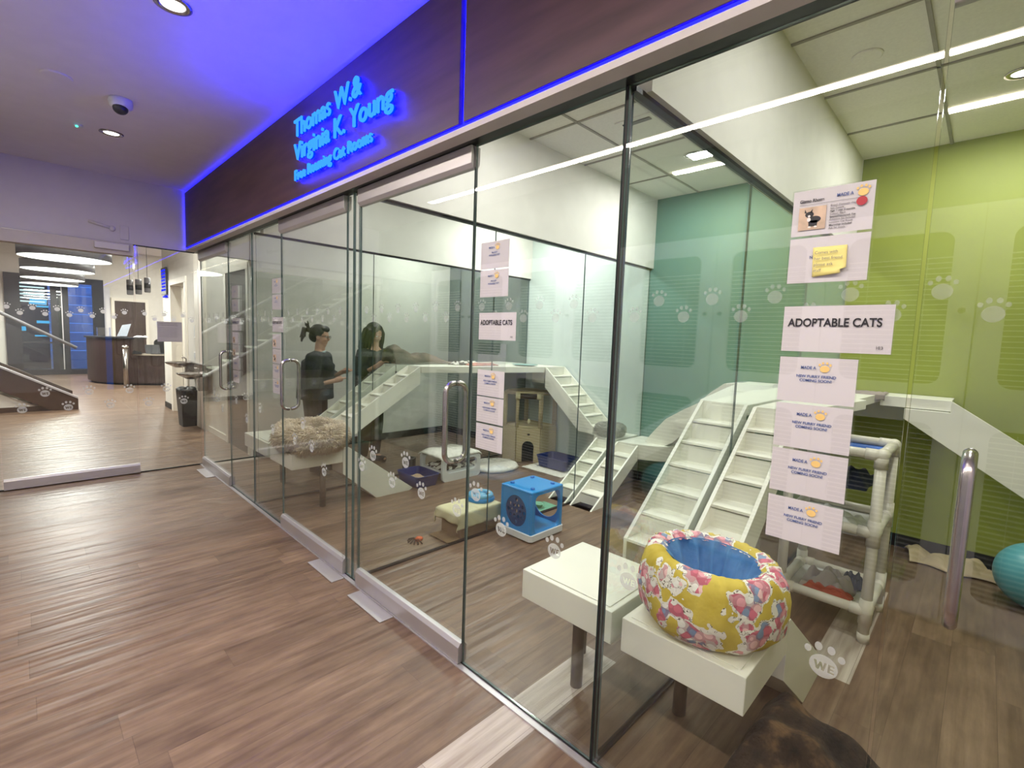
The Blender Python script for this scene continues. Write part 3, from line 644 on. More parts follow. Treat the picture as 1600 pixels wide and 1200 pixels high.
text('heading', 'PLEASE NO FOOD OR DRINK', 0.0125, (1.035, 6.318, 1.59), 'print_black', t, FACE_MY); text('heading', 'IN THE CAT ADOPTION AREA', 0.0125, (1.035, 6.318, 1.572), 'print_black', t, FACE_MY)
for k in range(7): text('print', 'Please keep your pets outside the doors.', 0.010, (1.035, 6.318, 1.548 - k * 0.016), 'print_grey', t, FACE_MY)
# ------------------------------------------------------------------ cat furniture
def bench(y0, y1, label, legs):
    t = thing('cat_bench', label, 'bench', (1.75, (y0 + y1) / 2, 0), 'white cat benches behind the glass front')
    bx('body', 'white_paint', (1.54, y0, 0.40, 1.99, y1, 0.53), t, 0.003)
    bx('lid', 'white_paint', (1.565, y0 + 0.025, 0.531, 1.965, y1 - 0.025, 0.534), t, 0.001)
    for (x, y) in legs: MB().lathe([(0.027, 0), (0.027, 0.40)], (x, y, 0), 20).build('leg', 'leg_brown', t, True)
    return t
bench(0.932, 1.40, 'white box bench left of the first dividing glass, empty top', [(1.71, 1.20), (1.92, 1.33)])
bench(0.445, 0.888, 'white box bench carrying the floral cat bed', [(1.90, 0.80)])
bench(4.05, 4.545, 'white box bench carrying the shaggy beige cat bed', [(1.85, 4.15)])
bench(4.60, 5.25, 'white box bench behind the last dividing glass', [(1.85, 5.1)])
def stair(axis, u0, z0, u1, z1, a, b, n, name, label, cat, group=None, foot=None, depth=0.17, step=None):
    """rises from (u0,z0) to (u1,z1); a..b is the width across; axis x runs along X, y along Y"""
    t = thing(name, label, cat, (u0, a, 0) if axis == 'x' else (a, u0, 0), group)
    du, dz = u1 - u0, z1 - z0; L = math.hypot(du, dz); nx, nz = dz / L * depth, -abs(du) / L * depth
    sg = 1 if du > 0 else -1; hd = depth * L / abs(du)        # vertical depth of stringer
    poly = [(u0, z0), (u1, z1), (u1, z1 - hd), (u0, z0 - hd)]
    if foot is not None:
        zf = foot; # cut flat at floor
        sl = dz / abs(du); uc = u0 + sg * (zf - (z0 - hd)) / sl if z0 - hd < zf else u0
        poly = [(u0, z0), (u1, z1), (u1, z1 - hd)] + ([(uc, zf), (u0, zf)] if z0 - hd < zf else [(u0, z0 - hd)])
        if abs(z0 - zf) < 1e-4: poly = [(u0, zf), (u1, z1), (u1, z1 - hd), (uc, zf)]
    ax = 'y' if axis == 'x' else 'x'; th = 0.018
    for (p, q) in ((a, a + th), (b - th, b)): MB().prism(poly, ax, p, q).build('side_board', 'white_paint', t, bev=0.001)
    ru, rz = du / n, dz / n
    for k in range(n):
        ua, ub = u0 + ru * k, u0 + ru * (k + 1); zt = z0 + rz * k; lo, hi = (ua + ru * 0.0), (ub + ru * 0.12)
        B = (min(lo, hi), a + th, zt - 0.012, max(lo, hi), b - th, zt); R = (min(ub, ub + sg * 0.012), a + th, zt, max(ub, ub + sg * 0.012), b - th, zt + rz - 0.02)
        for (q, nm) in ((B, 'tread'), (R, 'riser')):
            if axis == 'y': q = (q[1], q[0], q[2], q[4], q[3], q[5])
            if q[5] > q[2]: bx(nm, 'white_paint', q, t)
    return t
GS = 'white cat stairs'
stair('x', 1.995, 0.60, 2.80, 1.235, 0.675, 0.888, 6, 'cat_stairs', 'white cat stairs rising from the floral bed bench, right of the dividing glass', 'stairs', GS, depth=0.15)
stair('x', 2.05, 0.60, 2.84, 1.235, 0.932, 1.20, 6, 'cat_stairs', 'white cat stairs rising behind the empty bench, left of the dividing glass', 'stairs', GS, depth=0.15)
stair('x', 2.05, 0.66, 2.98, 1.235, 4.30, 4.545, 6, 'cat_stairs', 'white cat stairs rising rightward from behind the shaggy beige bed', 'stairs', GS, depth=0.16)
stair('x', 2.05, 0.66, 2.86, 1.235, 4.60, 4.83, 6, 'cat_stairs', 'white cat stairs seen through the last dividing glass before the two people', 'stairs', GS, depth=0.16)
stair('x', 3.62, 0.0, 4.40, 0.52, 2.47, 2.725, 5, 'cat_stairs', 'low white cat stairs up to the half round platform, right of the dividing glass', 'stairs', GS, foot=0.0, depth=0.13)
stair('x', 3.62, 0.0, 4.40, 0.52, 2.775, 2.99, 5, 'cat_stairs', 'low white cat stairs to the platform with the grey bed, left of the dividing glass', 'stairs', GS, foot=0.0, depth=0.13)
stair('y', 3.12, 0.60, 3.86, 1.235, 4.52, 4.90, 6, 'cat_stairs', 'white cat stairs climbing the pale back wall above the grey cat bed', 'stairs', GS, foot=0.522, depth=0.19)
def chute(axis, pts, a, b, label):
    t = thing('cat_ramp', label, 'ramp', (pts[0][0], a, 0) if axis == 'y' else (a, pts[0][0], 0), 'white closed cat ramps')
    MB().prism(pts, axis, a, b).build('side_panel', 'white_paint', t, bev=0.002); return t
chute('y', [(1.993, 0.53), (2.02, 0.53), (2.74, 0.02), (2.70, 0.0), (2.36, 0.0), (1.993, 0.29)], 0.445, 0.655, 'white ramp dropping to the floor behind the floral bed bench')
chute('y', [(1.993, 0.53), (2.05, 0.53), (2.74, 0.02), (2.70, 0.0), (2.33, 0.0), (1.993, 0.29)], 4.05, 4.27, 'white ramp dropping to the floor from the shaggy bed bench')
chute('x', [(0.15, 1.235), (-1.15, 0.36), (-1.15, 0.04), (0.40, 1.08), (0.40, 1.155), (0.15, 1.155)], 4.52, 4.55, 'white ramp descending along the green wall to the right')
bpy.data.objects['cat_ramp.002']

chute('x', [(1.50, 1.235), (1.74, 1.215), (1.86, 1.12), (1.98, 1.00), (2.12, 0.92), (2.30, 0.80), (2.42, 0.66), (2.52, 0.53), (2.35, 0.49), (2.22, 0.56), (2.10, 0.68), (1.95, 0.78), (1.80, 0.92), (1.66, 1.08), (1.50, 1.14)], 4.62, 4.92, 'curved white ramp along the teal wall between loft shelf and low platform')
def shelf(poly, z1, th, label, m='white_paint', brackets=()):
    t = thing('cat_shelf', label, 'shelf', (poly[0][0], poly[0][1], z1 - th), 'white cat loft shelves')
    MB().prism(poly, 'z', z1 - th, z1).build('board', m, t, bev=0.002)
    for b in brackets: bx('bracket', m, b, t, 0.002)
    return t
shelf([(2.816, 0.888), (2.816, 0.675), (3.95, 0.55), (4.0, 0.60), (4.50, 0.58), (4.92, 0.56), (4.92, 0.888)], 1.235, 0.06, 'white loft shelf along the dividing glass in the green room')
shelf([(4.55, 0.55), (4.55, 0.15), (4.92, 0.15), (4.92, 0.55)], 1.235, 0.075, 'white loft shelf against the green wall, grey cloth on its end')
shelf([(2.856, 0.932), (4.92, 0.932), (4.92, 1.62), (4.50, 1.58), (3.9, 1.45), (2.856, 1.21)], 1.235, 0.06, 'white loft shelf left of the dividing glass in the teal room')
shelf([(2.996, 4.545), (4.92, 4.545), (4.92, 3.88), (4.52, 3.88), (2.996, 4.30)], 1.235, 0.07, 'long white loft shelf in the pale room with towels and plate on it', brackets=[(4.54, 3.90, 1.03, 4.90, 4.10, 1.165)])
shelf([(2.876, 4.60), (4.92, 4.60), (4.92, 5.1), (4.4, 5.0), (2.876, 4.84)], 1.235, 0.07, 'white loft shelf before the two people')
def halfdisc(y0, sg, R, label):
    pts = [(4.92, y0)] + [(4.725 - 0.31 * math.cos(a), y0 + sg * R * math.sin(a)) for a in [PI / 2 * k / 10 for k in range(0, 11)]] + [(4.92, y0 + sg * R)]
    return shelf(pts, 0.52, 0.155, label)
halfdisc(2.725, -1, 0.52, 'round fronted white low platform right of the dividing glass'); halfdisc(2.775, 1, 0.42, 'round fronted white low platform under the grey fluffy bed')

# ------------------------------------------------------------------ floral bed on the near bench
def floral_bed():
    c = (1.755, 0.655, 0.535); t = thing('cat_bed', 'yellow floral donut cat bed with blue fleece hollow on the near white bench', 'cat bed', c)
    prof = [(0.0, 0.012), (0.15, 0.008), (0.222, 0.014), (0.254, 0.05), (0.264, 0.11), (0.264, 0.165), (0.256, 0.215), (0.240, 0.25), (0.215, 0.263), (0.190, 0.260), (0.170, 0.244)]
    def fn(r, z, a):
        wr = noise.noise(Vector((math.cos(a) * 3, math.sin(a) * 3, z * 9))) * 0.013
        k = max(0, min(1, (z - 0.13) / 0.12)); pl = math.sin(a * 47 + 2 * math.sin(a * 3)) * 0.0022 * k + math.sin(a * 29 + 1) * 0.002 * k
        sag = -0.02 * math.cos(a + 0.9) * (z / 0.27)
        return (max(0, r + (wr + pl) * (1 if r > 0.14 else 0.3)), z + sag * 0.6 + pl * 0.8)
    MB().lathe(prof, c, 144, 0.96, 0.96, fn, False).build('cover', 'floral', t, True)
    prof2 = [(0.174, 0.250), (0.163, 0.225), (0.150, 0.19), (0.135, 0.15), (0.11, 0.10), (0.07, 0.055), (0.0, 0.045)]
    def fn2(r, z, a):
        fold = (abs(math.sin(a * 6.5 + 1.2 * math.sin(a * 2))) ** 0.6 - 0.6) * 0.030 * (1.2 - abs(z - 0.16) * 5) + noise.noise(Vector((math.cos(a) * 4, math.sin(a) * 4, z * 8))) * 0.012
        sag = -0.02 * math.cos(a + 0.9) * (z / 0.27) * 0.6
        return (r + (fold if 0.02 < r < 0.172 else 0), z + sag)
    MB().lathe(prof2, c, 132, 0.96, 0.96, fn2, False).build('fleece_lining', 'blue_fleece', t, True)
floral_bed()
def tufts(m, surf, n, ln, rad, seed, droop=0.3):
    rnd = random.Random(seed)
    for _ in range(n):
        p, nrm = surf(rnd.random(), rnd.random()); tn = Vector((rnd.uniform(-1, 1), rnd.uniform(-1, 1), rnd.uniform(-1, 1))); d = (nrm + tn * 0.55 + Vector((0, 0, -droop))).normalized()
        u = d.orthogonal().normalized() * rad; v = d.cross(u).normalized() * rad; L = ln * rnd.uniform(0.6, 1.3)
        mid = p + d * L * 0.5; tip = p + d * L + Vector((0, 0, -L * 0.25))
        m.add([p + u, p - u * 0.5 + v * 0.87, p - u * 0.5 - v * 0.87, mid + u * 0.7, mid - u * 0.35 + v * 0.6, mid - u * 0.35 - v * 0.6, tip], [(0, 1, 4, 3), (1, 2, 5, 4), (2, 0, 3, 5), (3, 4, 6), (4, 5, 6), (5, 3, 6)])
def shag_bed(c, R, r, m_, label, sx=1, sy=1, n=5200, ln=0.035, seed=3, base='fur_dark', sz=1.0, rough=0.02):
    t = thing('cat_bed', label, 'cat bed', c)
    def tor(u, v):
        a, b = u * 2 * PI, v * 2 * PI; q = 1 + rough * 6 * noise.noise(Vector((math.cos(a) * 2, math.sin(a) * 2, b)))
        x, y = (R + r * math.cos(b) * q) * math.cos(a) * sx, (R + r * math.cos(b) * q) * math.sin(a) * sy
        return Vector((c[0] + x, c[1] + y, c[2] + r * sz + r * sz * math.sin(b) * q))
    m = MB(); m.grid(lambda u, v: tor(u, v), 48, 16)
    def surf(a, b):
        p = tor(a, b); nn = Vector((math.cos(b * 2 * PI) * math.cos(a * 2 * PI), math.cos(b * 2 * PI) * math.sin(a * 2 * PI), math.sin(b * 2 * PI))); return p, nn
    tufts(m, surf, n, ln, r * 0.05 + 0.002, seed); m.build('fluffy_rim', m_, t, True)
    MB().lathe([(R * 1.0, r * 0.15), (R * 1.0, r * 0.5), (R * 0.6, r * 0.55), (0, r * 0.5)], c, 40, sx, sy).build('cushion', m_, t, True)
    MB().lathe([(0, 0.0), (R * 1.05, 0.0), (R * 1.1, r * 0.35), (R, r * 0.4)], c, 40, sx, sy).build('base_cloth', base, t, True)
shag_bed((1.785, 4.22, 0.56), 0.225, 0.073, 'fur_beige', 'large shaggy beige ring shaped cat bed on a white bench', 1.0, 1.12, 9000, 0.040, 3, 'grey_cloth', 1.25, 0.05)
shag_bed((4.60, 2.94, 0.545), 0.115, 0.05, 'fur_grey', 'small grey fluffy cat bed on the low round platform', 1, 1, 3000, 0.022, 5, 'fur_dark', 1.1)

# ------------------------------------------------------------------ blue play cube
t = thing('play_cube', 'bright blue open cat cube with a big round hole and white base', 'cat cube', (2.88, 2.54, 0))
x0, x1, y0, y1, zt = 2.675, 3.055, 2.365, 2.705, 0.40
def side_y(y, r, nm):
    m = MB(); m.holed(rrect(x0 + 0.01, 0.06, x1 - 0.01, zt - 0.012, 0.03), [ell((x0 + x1) / 2, 0.235, r, r, 32)], 'y', y, y + 0.012); m.build(nm, 'blue_plastic', t, True if False else False, 0.002)
m = MB(); m.holed(rrect(x0 + 0.005, 0.055, x1 - 0.005, zt - 0.005, 0.03), [rrect(x0 + 0.045, 0.064, x1 - 0.035, zt - 0.035, 0.045)], 'y', y0 + 0.002, y0 + 0.03); m.build('open_front_frame', 'blue_plastic', t, bev=0.004)
m = MB(); m.holed(rrect(y0 + 0.01, 0.06, y1 - 0.01, zt - 0.012, 0.03), [ell((y0 + y1) / 2, 0.225, 0.135, 0.140, 40)], 'x', x1 - 0.016, x1 - 0.004); m.build('round_hole_side', 'blue_plastic', t, bev=0.002)
for (AX, xx, nm, cy) in (('x', x0 + 0.004, 'perforated_side', (y0 + y1) / 2), ('y', y1 - 0.016, 'far_side', (x0 + x1) / 2)):
    m = MB()
    m.holed(rrect(cy - 0.16, 0.06, cy + 0.16, zt - 0.012, 0.03), [ell(cy, 0.215, 0.112, 0.125, 32)], AX, xx, xx + 0.012); m.build(nm, 'blue_plastic', t, bev=0.002)
    m = MB(); hs = []
    for i in range(-2, 3):
        for j in range(-2, 3):
            if i * i + j * j <= 5: hs.append(ell(cy + i * 0.042 + (0.02 if j % 2 else 0), 0.215 + j * 0.044, 0.0145, 0.0155, 12))
    hs = [h for h in hs if all(((p[0] - cy) / 0.108) ** 2 + ((p[1] - 0.215) / 0.12) ** 2 < 0.9 for p in h)]
    m.holed(ell(cy, 0.215, 0.113, 0.126, 32), hs, AX, xx + 0.004, xx + 0.010); m.build('perforated_disc', 'blue_dark_plastic', t)
m = MB(); m.box(x0, y0, zt - 0.022, x1, y1, zt); m.build('top_panel', 'blue_plastic', t, bev=0.012)
for (xx, yy) in ((x0, y0), (x0, y1 - 0.03), (x1 - 0.03, y0), (x1 - 0.03, y1 - 0.03)): bx('corner_post', 'blue_plastic', (xx, yy, 0.055, xx + 0.03, yy + 0.03, zt - 0.02), t, 0.01)
for (xx, yy) in ((x0 + 0.07, y0 + 0.06), (x0 + 0.07, y1 - 0.06), (x1 - 0.07, y0 + 0.06), (x1 - 0.07, y1 - 0.06)): MB().lathe([(0.017, 0), (0.017, 0.012), (0.013, 0.016), (0, 0.016)], (xx, yy, zt), 16).build('peg', 'blue_knob', t)
m = MB(); m.prism(rrect(x0 - 0.012, y0 - 0.012, x1 + 0.012, y1 + 0.012, 0.03), 'z', 0.012, 0.062); m.build('base_tray', 'white_plastic', t, bev=0.006)
MB().prism(rrect(x0 + 0.02, y0 + 0.02, x1 - 0.02, y1 - 0.02, 0.03), 'z', 0.0625, 0.067).build('inner_floor', 'blue_plastic', t)

# ------------------------------------------------------------------ cardboard box, cloth, ball track
t = thing('cardboard_box', 'upturned brown cardboard box beside the dividing glass', 'box', (2.53, 2.92, 0)); bx('box_body', 'cardboard', (2.325, 2.775, 0.002, 2.72, 3.02, 0.20), t, 0.003)
MB().add([(2.325, 2.775, 0.004), (2.325, 3.0, 0.004), (2.19, 3.0, 0.012), (2.19, 2.765, 0.012)], [(0, 1, 2, 3)]).build('open_flap', 'cardboard', t, solid=0.004)
def drape():
    x0, x1, y0, y1, zt = 2.31, 2.74, 2.762, 3.035, 0.207
    def fn(u, v):
        X = 2.23 + u * 0.60; Y = 2.64 + v * 0.50; z = zt; ox = oy = 0
        ex = max(x0 - X, 0, X - x1); ey = max(y0 - Y, 0, Y - y1); e = max(ex, ey)
        if e > 0:
            drop = min(math.hypot(ex, ey) * 1.0, 0.14); z = zt - drop
            X = min(max(X, x0 - 0.012), x1 + 0.012); Y = min(max(Y, y0 - 0.002 if True else 0), y1 + 0.012)
            wv = 0.010 * math.sin(u * 26 + v * 19) * (drop / 0.12)
            if ex > 0: X += wv * (1 if X > x1 else -1) - (0.016 if X < x0 else 0)
            if ey > 0: Y += abs(wv) * 0.5
        z += 0.004 * noise.noise(Vector((u * 9, v * 9, 0))) + (0.02 * max(0, math.sin(u * PI * 5)) if (v > 0.9) else 0)
        return (X, Y, z)
    t = thing('draped_cloth', 'cream cloth draped over the cardboard box', 'cloth', (2.53, 2.9, 0.2)); MB().grid(fn, 44, 36).build('fabric', 'cream_cloth', t, True, solid=0.003)
drape()
t = thing('ball_track_toy', 'round blue two tier ball track toy on the cream cloth', 'cat toy', (2.66, 2.93, 0.21))
for (z, R, mm, nm) in ((0.222, 0.098, 'blue_plastic', 'lower_track'), (0.250, 0.086, 'light_blue_plastic', 'upper_track')):
    MB().tube([(2.66 + R * math.cos(a), 2.93 + R * math.sin(a), z) for a in [2 * PI * k / 36 for k in range(36)]], 0.021, 12, True).build(nm, mm, t, True)
MB().lathe([(0.05, 0.0), (0.045, 0.045), (0.02, 0.055), (0, 0.055)], (2.66, 2.93, 0.21), 20).build('hub', 'light_blue_plastic', t, True); MB().ball((2.70, 2.87, 0.268), 0.015, 0.015, 0.015).build('ball', 'white_plastic', t, True)

# ------------------------------------------------------------------ litter trays
def tray(x0, x1, y0, y1, h, m_, label, fill=True, grp='navy litter trays on the floor'):
    t = thing('litter_tray', label, 'litter tray', ((x0 + x1) / 2, (y0 + y1) / 2, 0), grp); i = 0.025
    m = MB(); o1 = rrect(x0 + i, y0 + i, x1 - i, y1 - i, 0.03); o2 = rrect(x0, y0, x1, y1, 0.04); n = len(o1); q1 = rrect(x0 + i + 0.006, y0 + i + 0.006, x1 - i - 0.006, y1 - i - 0.006, 0.03); q2 = rrect(x0 + 0.007, y0 + 0.007, x1 - 0.007, y1 - 0.007, 0.036)
    vs = [(p[0], p[1], 0.002) for p in o1] + [(p[0], p[1], h) for p in o2] + [(p[0], p[1], h) for p in q2] + [(p[0], p[1], 0.01) for p in q1]
    fs = [(k + a * n, (k + 1) % n + a * n, (k + 1) % n + (a + 1) * n, k + (a + 1) * n) for a in range(3) for k in range(n)] + [tuple(range(n))[::-1], tuple(range(3 * n, 4 * n))]
    m.add(vs, fs).build('tray_shell', m_, t)
    MB().tube([(p[0], p[1], h) for p in o2], 0.006, 6, True).build('rim', m_, t, True)
    if fill: m = MB(); m.grid(lambda u, v: (x0 + 0.04 + u * (x1 - x0 - 0.08), y0 + 0.04 + v * (y1 - y0 - 0.08), 0.045 + 0.02 * noise.noise(Vector((u * 4, v * 4, x0)))), 16, 16).build('litter', 'litter', t, True)
tray(2.76, 3.05, 4.00, 4.40, 0.12, 'navy_plastic', 'navy litter tray with sand beside the white covered pet cot'); tray(4.42, 4.74, 3.42, 3.88, 0.13, 'navy_plastic', 'navy litter tray on a white rug by the wicker cat house')
t = thing('litter_bin', 'dark round bin behind the navy litter tray', 'bin', (2.98, 4.485, 0)); MB().lathe([(0.07, 0.0), (0.075, 0.20), (0.078, 0.205), (0.06, 0.205), (0.06, 0.02), (0, 0.02)], (2.98, 4.485, 0), 24).build('shell', 'charcoal', t, True)
# ------------------------------------------------------------------ pet cot
t = thing('pet_cot', 'grey plastic toddler cot used as a cat bed, white fleece on top', 'pet cot', (3.4, 4.24, 0))
for y in (4.03, 4.42):
    m = MB(); outer = rrect(3.10, 0.0, 3.64, 0.265, 0.05); hole = rrect(3.155, 0.09, 3.585, 0.225, 0.05); hole2 = [(3.17, 0.001), (3.57, 0.001), (3.55, 0.05), (3.19, 0.05)]
    m.holed(outer, [hole], 'y', y, y + 0.03); m.build('side_frame', 'white_plastic', t, bev=0.006)
bx('shelf_board', 'white_plastic', (3.12, 4.05, 0.09, 3.62, 4.43, 0.105), t); bx('top_board', 'white_plastic', (3.12, 4.04, 0.25, 3.62, 4.44, 0.265), t)
def lump(name, m_, label, cat, c, rx, ry, h, seed=0, amp=0.35, nu=26, grp=None, fr=3.0, parent=None):
    def fn(u, v):
        a = u * 2 - 1; b = v * 2 - 1; d = max(abs(a), abs(b)); rr = 1 + 0.16 * noise.noise(Vector((math.atan2(b, a) * 1.2, seed, 0)))
        q = noise.noise(Vector((a * fr + seed, b * fr, seed * 1.7))); f = max(0.0, 1 - d ** 4)
        return (c[0] + a * rx * rr, c[1] + b * ry * rr, c[2] + 0.004 + f * h * (0.6 + amp * 2 * q))
    m = MB().grid(fn, nu, nu)
    if parent: return m.build(name, m_, parent, True, solid=0.006)
    o = thing(name, label, cat, c, grp); m.build('fabric', m_, o, True, solid=0.008); return o
o = MB().grid(lambda u, v: (3.09 + u * 0.56, 4.02 + v * 0.45, 0.295 + 0.012 * noise.noise(Vector((u * 6, v * 6, 1))) - 0.03 * (abs(u * 2 - 1) ** 8 + abs(v * 2 - 1) ** 8)), 30, 26).build('fleece_cover', 'fur_white', None, True, solid=0.012); tag(o, 'white fleece spread over the top of the pet cot', 'blanket')
lump('blanket', 'mottled', 'dark and white patterned blanket bunched on the lower shelf of the cot', 'blanket', (3.37, 4.24, 0.108), 0.22, 0.16, 0.07, 4)
# ------------------------------------------------------------------ cat house
t = thing('cat_house', 'tall wicker cat house with arched doorway and open upper perch', 'cat house', (4.62, 4.15, 0))
hx = [(4.40, 4.20), (4.38, 4.40), (4.50, 4.47), (4.86, 4.47), (4.90, 4.42), (4.90, 4.0), (4.86, 3.95), (4.60, 3.98)]
def wall_seg(p, q, z0, z1, door=False):
    L = math.hypot(q[0] - p[0], q[1] - p[1]); d = ((q[0] - p[0]) / L, (q[1] - p[1]) / L); nn = (-d[1] * 0.02, d[0] * 0.02)
    out = [(0, z0), (L, z0), (L, z1), (0, z1)]; holes = []
    if door: out = [(0, z0), (L * 0.5 - 0.075, z0), (L * 0.5 - 0.075, 0.20)] + [(L * 0.5 - 0.075 * math.cos(a), 0.20 + 0.075 * math.sin(a)) for a in [PI * k / 10 for k in range(1, 10)]] + [(L * 0.5 + 0.075, 0.20), (L * 0.5 + 0.075, z0), (L, z0), (L, z1), (0, z1)]
    tri = tessellate_polygon([[Vector((a, b, 0)) for a, b in out]]); n = len(out)
    A = [(p[0] + d[0] * a, p[1] + d[1] * a, b) for a, b in out]; B = [(v[0] + nn[0], v[1] + nn[1], v[2]) for v in A]
    return A + B, [tuple(k) for k in tri] + [tuple(i + n for i in reversed(k)) for k in tri] + [(i, (i + 1) % n, n + (i + 1) % n, n + i) for i in range(n)]
m = MB(); nh = len(hx)
for i in range(nh): m.add(*wall_seg(hx[i], hx[(i + 1) % nh], 0.0, 0.44, i == nh - 1))
m.build('woven_wall', 'wicker', t); MB().prism([(4.64 + (p[0] - 4.64) * 0.86, 4.22 + (p[1] - 4.22) * 0.86) for p in hx], 'z', 0.01, 0.42).build('shade_fill', 'black_rubber', t); MB().prism(hx, 'z', 0.43, 0.45).build('perch_floor', 'wicker', t, bev=0.004)  # black filler block stands in for the shade inside the doorway
MB().tube([(p[0], p[1], 0.45) for p in hx], 0.014, 8, True).build('lower_rim', 'wicker', t, True)
for i in (1, 3, 5, 7, 0):
    p = hx[i]; MB().tube([(p[0], p[1], 0.44), (p[0], p[1], 0.88)], 0.030 if i else 0.022, 10).build('post', 'wicker', t, True)
MB().tube([(p[0], p[1], 0.885) for p in hx], 0.022, 10, True).build('upper_rim', 'wicker', t, True)
MB().prism([(4.62 + (p[0] - 4.62) * 1.0, 4.19 + (p[1] - 4.19) * 1.0) for p in hx], 'z', 0.885, 0.905).build('roof_board', 'sisal', t)
MB().tube([(4.40, 4.17, 0.85), (4.57, 4.0, 0.85)], 0.035, 12).build('scratch_roll', 'brown_laminate', t, True)
for (xx, yy) in ((4.385, 4.185), (4.575, 3.995)): MB().tube([(xx - 0.02, yy + 0.02, 0.85), (xx + 0.02, yy - 0.02, 0.85)], 0.042, 12).build('roll_end', 'cream_cloth', t, True)
MB().tube([(4.49, 4.08, 0.82), (4.49, 4.08, 0.55)], 0.004, 6).build('toy_string', 'print_grey', t); MB().ball((4.49, 4.08, 0.53), 0.02, 0.02, 0.03).build('hanging_toy', 'cream_cloth', t, True)
MB().ball((4.49, 4.075, 0.36), 0.018, 0.018, 0.012).build('badge', 'brown_laminate', t, True)
# ------------------------------------------------------------------ mats and small things
t = thing('floor_cushion', 'flat round white fluffy cushion in front of the wicker cat house', 'cushion', (3.98, 4.12, 0)); MB().lathe([(0, 0.0), (0.27, 0.0), (0.30, 0.02), (0.28, 0.05), (0.23, 0.052), (0.2, 0.04), (0, 0.042)], (3.98, 4.16, 0.001), 48, 1.05, 0.95, lambda r, z, a: (r * (1 + 0.02 * math.sin(5 * a)), z + 0.003 * math.sin(a * 11))).build('pad', 'fur_white', t, True)
t = thing('floor_rug', 'white rumpled rug under the right hand litter tray', 'rug', (4.42, 3.66, 0)); MB().grid(lambda u, v: (4.26 + u * 0.5, 3.34 + v * 0.62, 0.006 + 0.006 * abs(noise.noise(Vector((u * 8, v * 8, 3))))), 24, 24).build('fabric', 'fur_white', t, True, solid=0.004)
o = bpy.data.objects['litter_tray.001']; o.location.z += 0.016
t = thing('feeding_mat', 'mint green mat on the floor behind the blue cube', 'mat', (3.33, 2.86, 0)); bx('mat', 'mint_mat', (3.22, 2.78, 0.001, 3.50, 2.94, 0.005), t)
t = thing('food_bowl', 'small pale green bowl on the mint mat', 'bowl', (3.34, 2.87, 0.005)); MB().lathe([(0.03, 0.0), (0.045, 0.03), (0.055, 0.035), (0.04, 0.03), (0.02, 0.01), (0, 0.01)], (3.34, 2.87, 0.006), 20).build('shell', 'mint_mat', t, True)
t = thing('string_toy', 'small orange and black cat toy lying on the floor before the cardboard box', 'cat toy', (2.06, 2.97, 0)); MB().ball((2.07, 2.965, 0.016), 0.03, 0.022, 0.015, fn=lambda d: 1 + 0.3 * math.sin(7 * d.x + 5 * d.y)).build('body', 'orange_toy', t, True)
for k in range(7): a = 1.9 + k * 0.42; MB().tube([(2.06, 2.97, 0.012), (2.06 + 0.035 * math.cos(a), 2.97 + 0.035 * math.sin(a), 0.02), (2.06 + 0.075 * math.cos(a + 0.2), 2.97 + 0.075 * math.sin(a + 0.2), 0.005)], [0.003, 0.003, 0.005], 6).build('leg', 'fur_dark', t, True)
t = thing('exercise_ball', 'turquoise ball on the floor by the green wall, cut by the picture edge', 'ball', (4.36, -0.36, 0)); MB().ball((4.36, -0.345, 0.205), 0.205, 0.205, 0.205, 40, 24).build('shell', 'teal_ball', t, True)
def ground_cloth(name, m_, label, cat, fn, nu=30, nv=22):
    t = thing(name, label, cat, fn(0.5, 0.5)); MB().grid(fn, nu, nv).build('fabric', m_, t, True, solid=0.006); return t
ground_cloth('crumpled_towel', 'beige_towel', 'crumpled beige towel on the floor under the green wall ramp', 'towel', lambda u, v: (4.90 - 0.30 * v + 0.03 * math.sin(u * 9), 0.34 - 0.46 * u - 0.06 * v, 0.010 + (0.055 * abs(math.sin(u * 9 + v * 2)) + 0.04 * abs(noise.noise(Vector((u * 6, v * 6, 2))))) * (1 - abs(v * 2 - 1) ** 3)))
ground_cloth('hanging_cloth', 'grey_cloth', 'grey cloth hanging over the edge of the green room loft shelf', 'cloth', lambda u, v: (4.53 + 0.25 * max(0, v - 0.3) - (0.02 if v < 0.3 else 0), 0.80 - 0.28 * u, 1.245 + 0.012 * abs(noise.noise(Vector((u * 7, v * 7, 1)))) - (0.11 * (0.3 - v) / 0.3 * (0.7 + 0.3 * math.sin(u * 5)) if v < 0.3 else 0)))
lump('folded_towel', 'pink_towel', 'folded pinkish brown towel lying on the long loft shelf', 'towel', (3.85, 4.30, 1.237), 0.20, 0.09, 0.028, 2)
lump('patterned_towel', 'mottled', 'patterned scrunched towel on the loft shelf beside the pinkish towel', 'towel', (3.72, 4.42, 1.237), 0.22, 0.06, 0.05, 8)
t = thing('plate', 'flat blue green plate at the end of the long loft shelf', 'plate', (4.42, 4.12, 1.237)); MB().lathe([(0.09, 0.0), (0.16, 0.014), (0.165, 0.018), (0.15, 0.014), (0, 0.008)], (4.42, 4.12, 1.237), 32).build('disc', 'teal_plate', t, True)
t = thing('brown_blanket', 'brown fleece blanket heaped on the shelf in front of the two people', 'blanket', (3.3, 4.8, 1.237))
def bb(u, v):
    a = u; b = v * 2 - 1; h = 0.13 * math.exp(-((a - 0.06) / 0.16) ** 2) + 0.08 * math.exp(-((a - 0.42) / 0.22) ** 2) + 0.05 * (1 - a)
    return (2.88 + 1.05 * a, 4.78 + b * 0.15 * (1 + 0.1 * math.sin(9 * a)) - 0.02 * a, 1.24 + h * max(0, 1 - b ** 4) * (1 + 0.35 * noise.noise(Vector((a * 6, b * 2, 0)))))
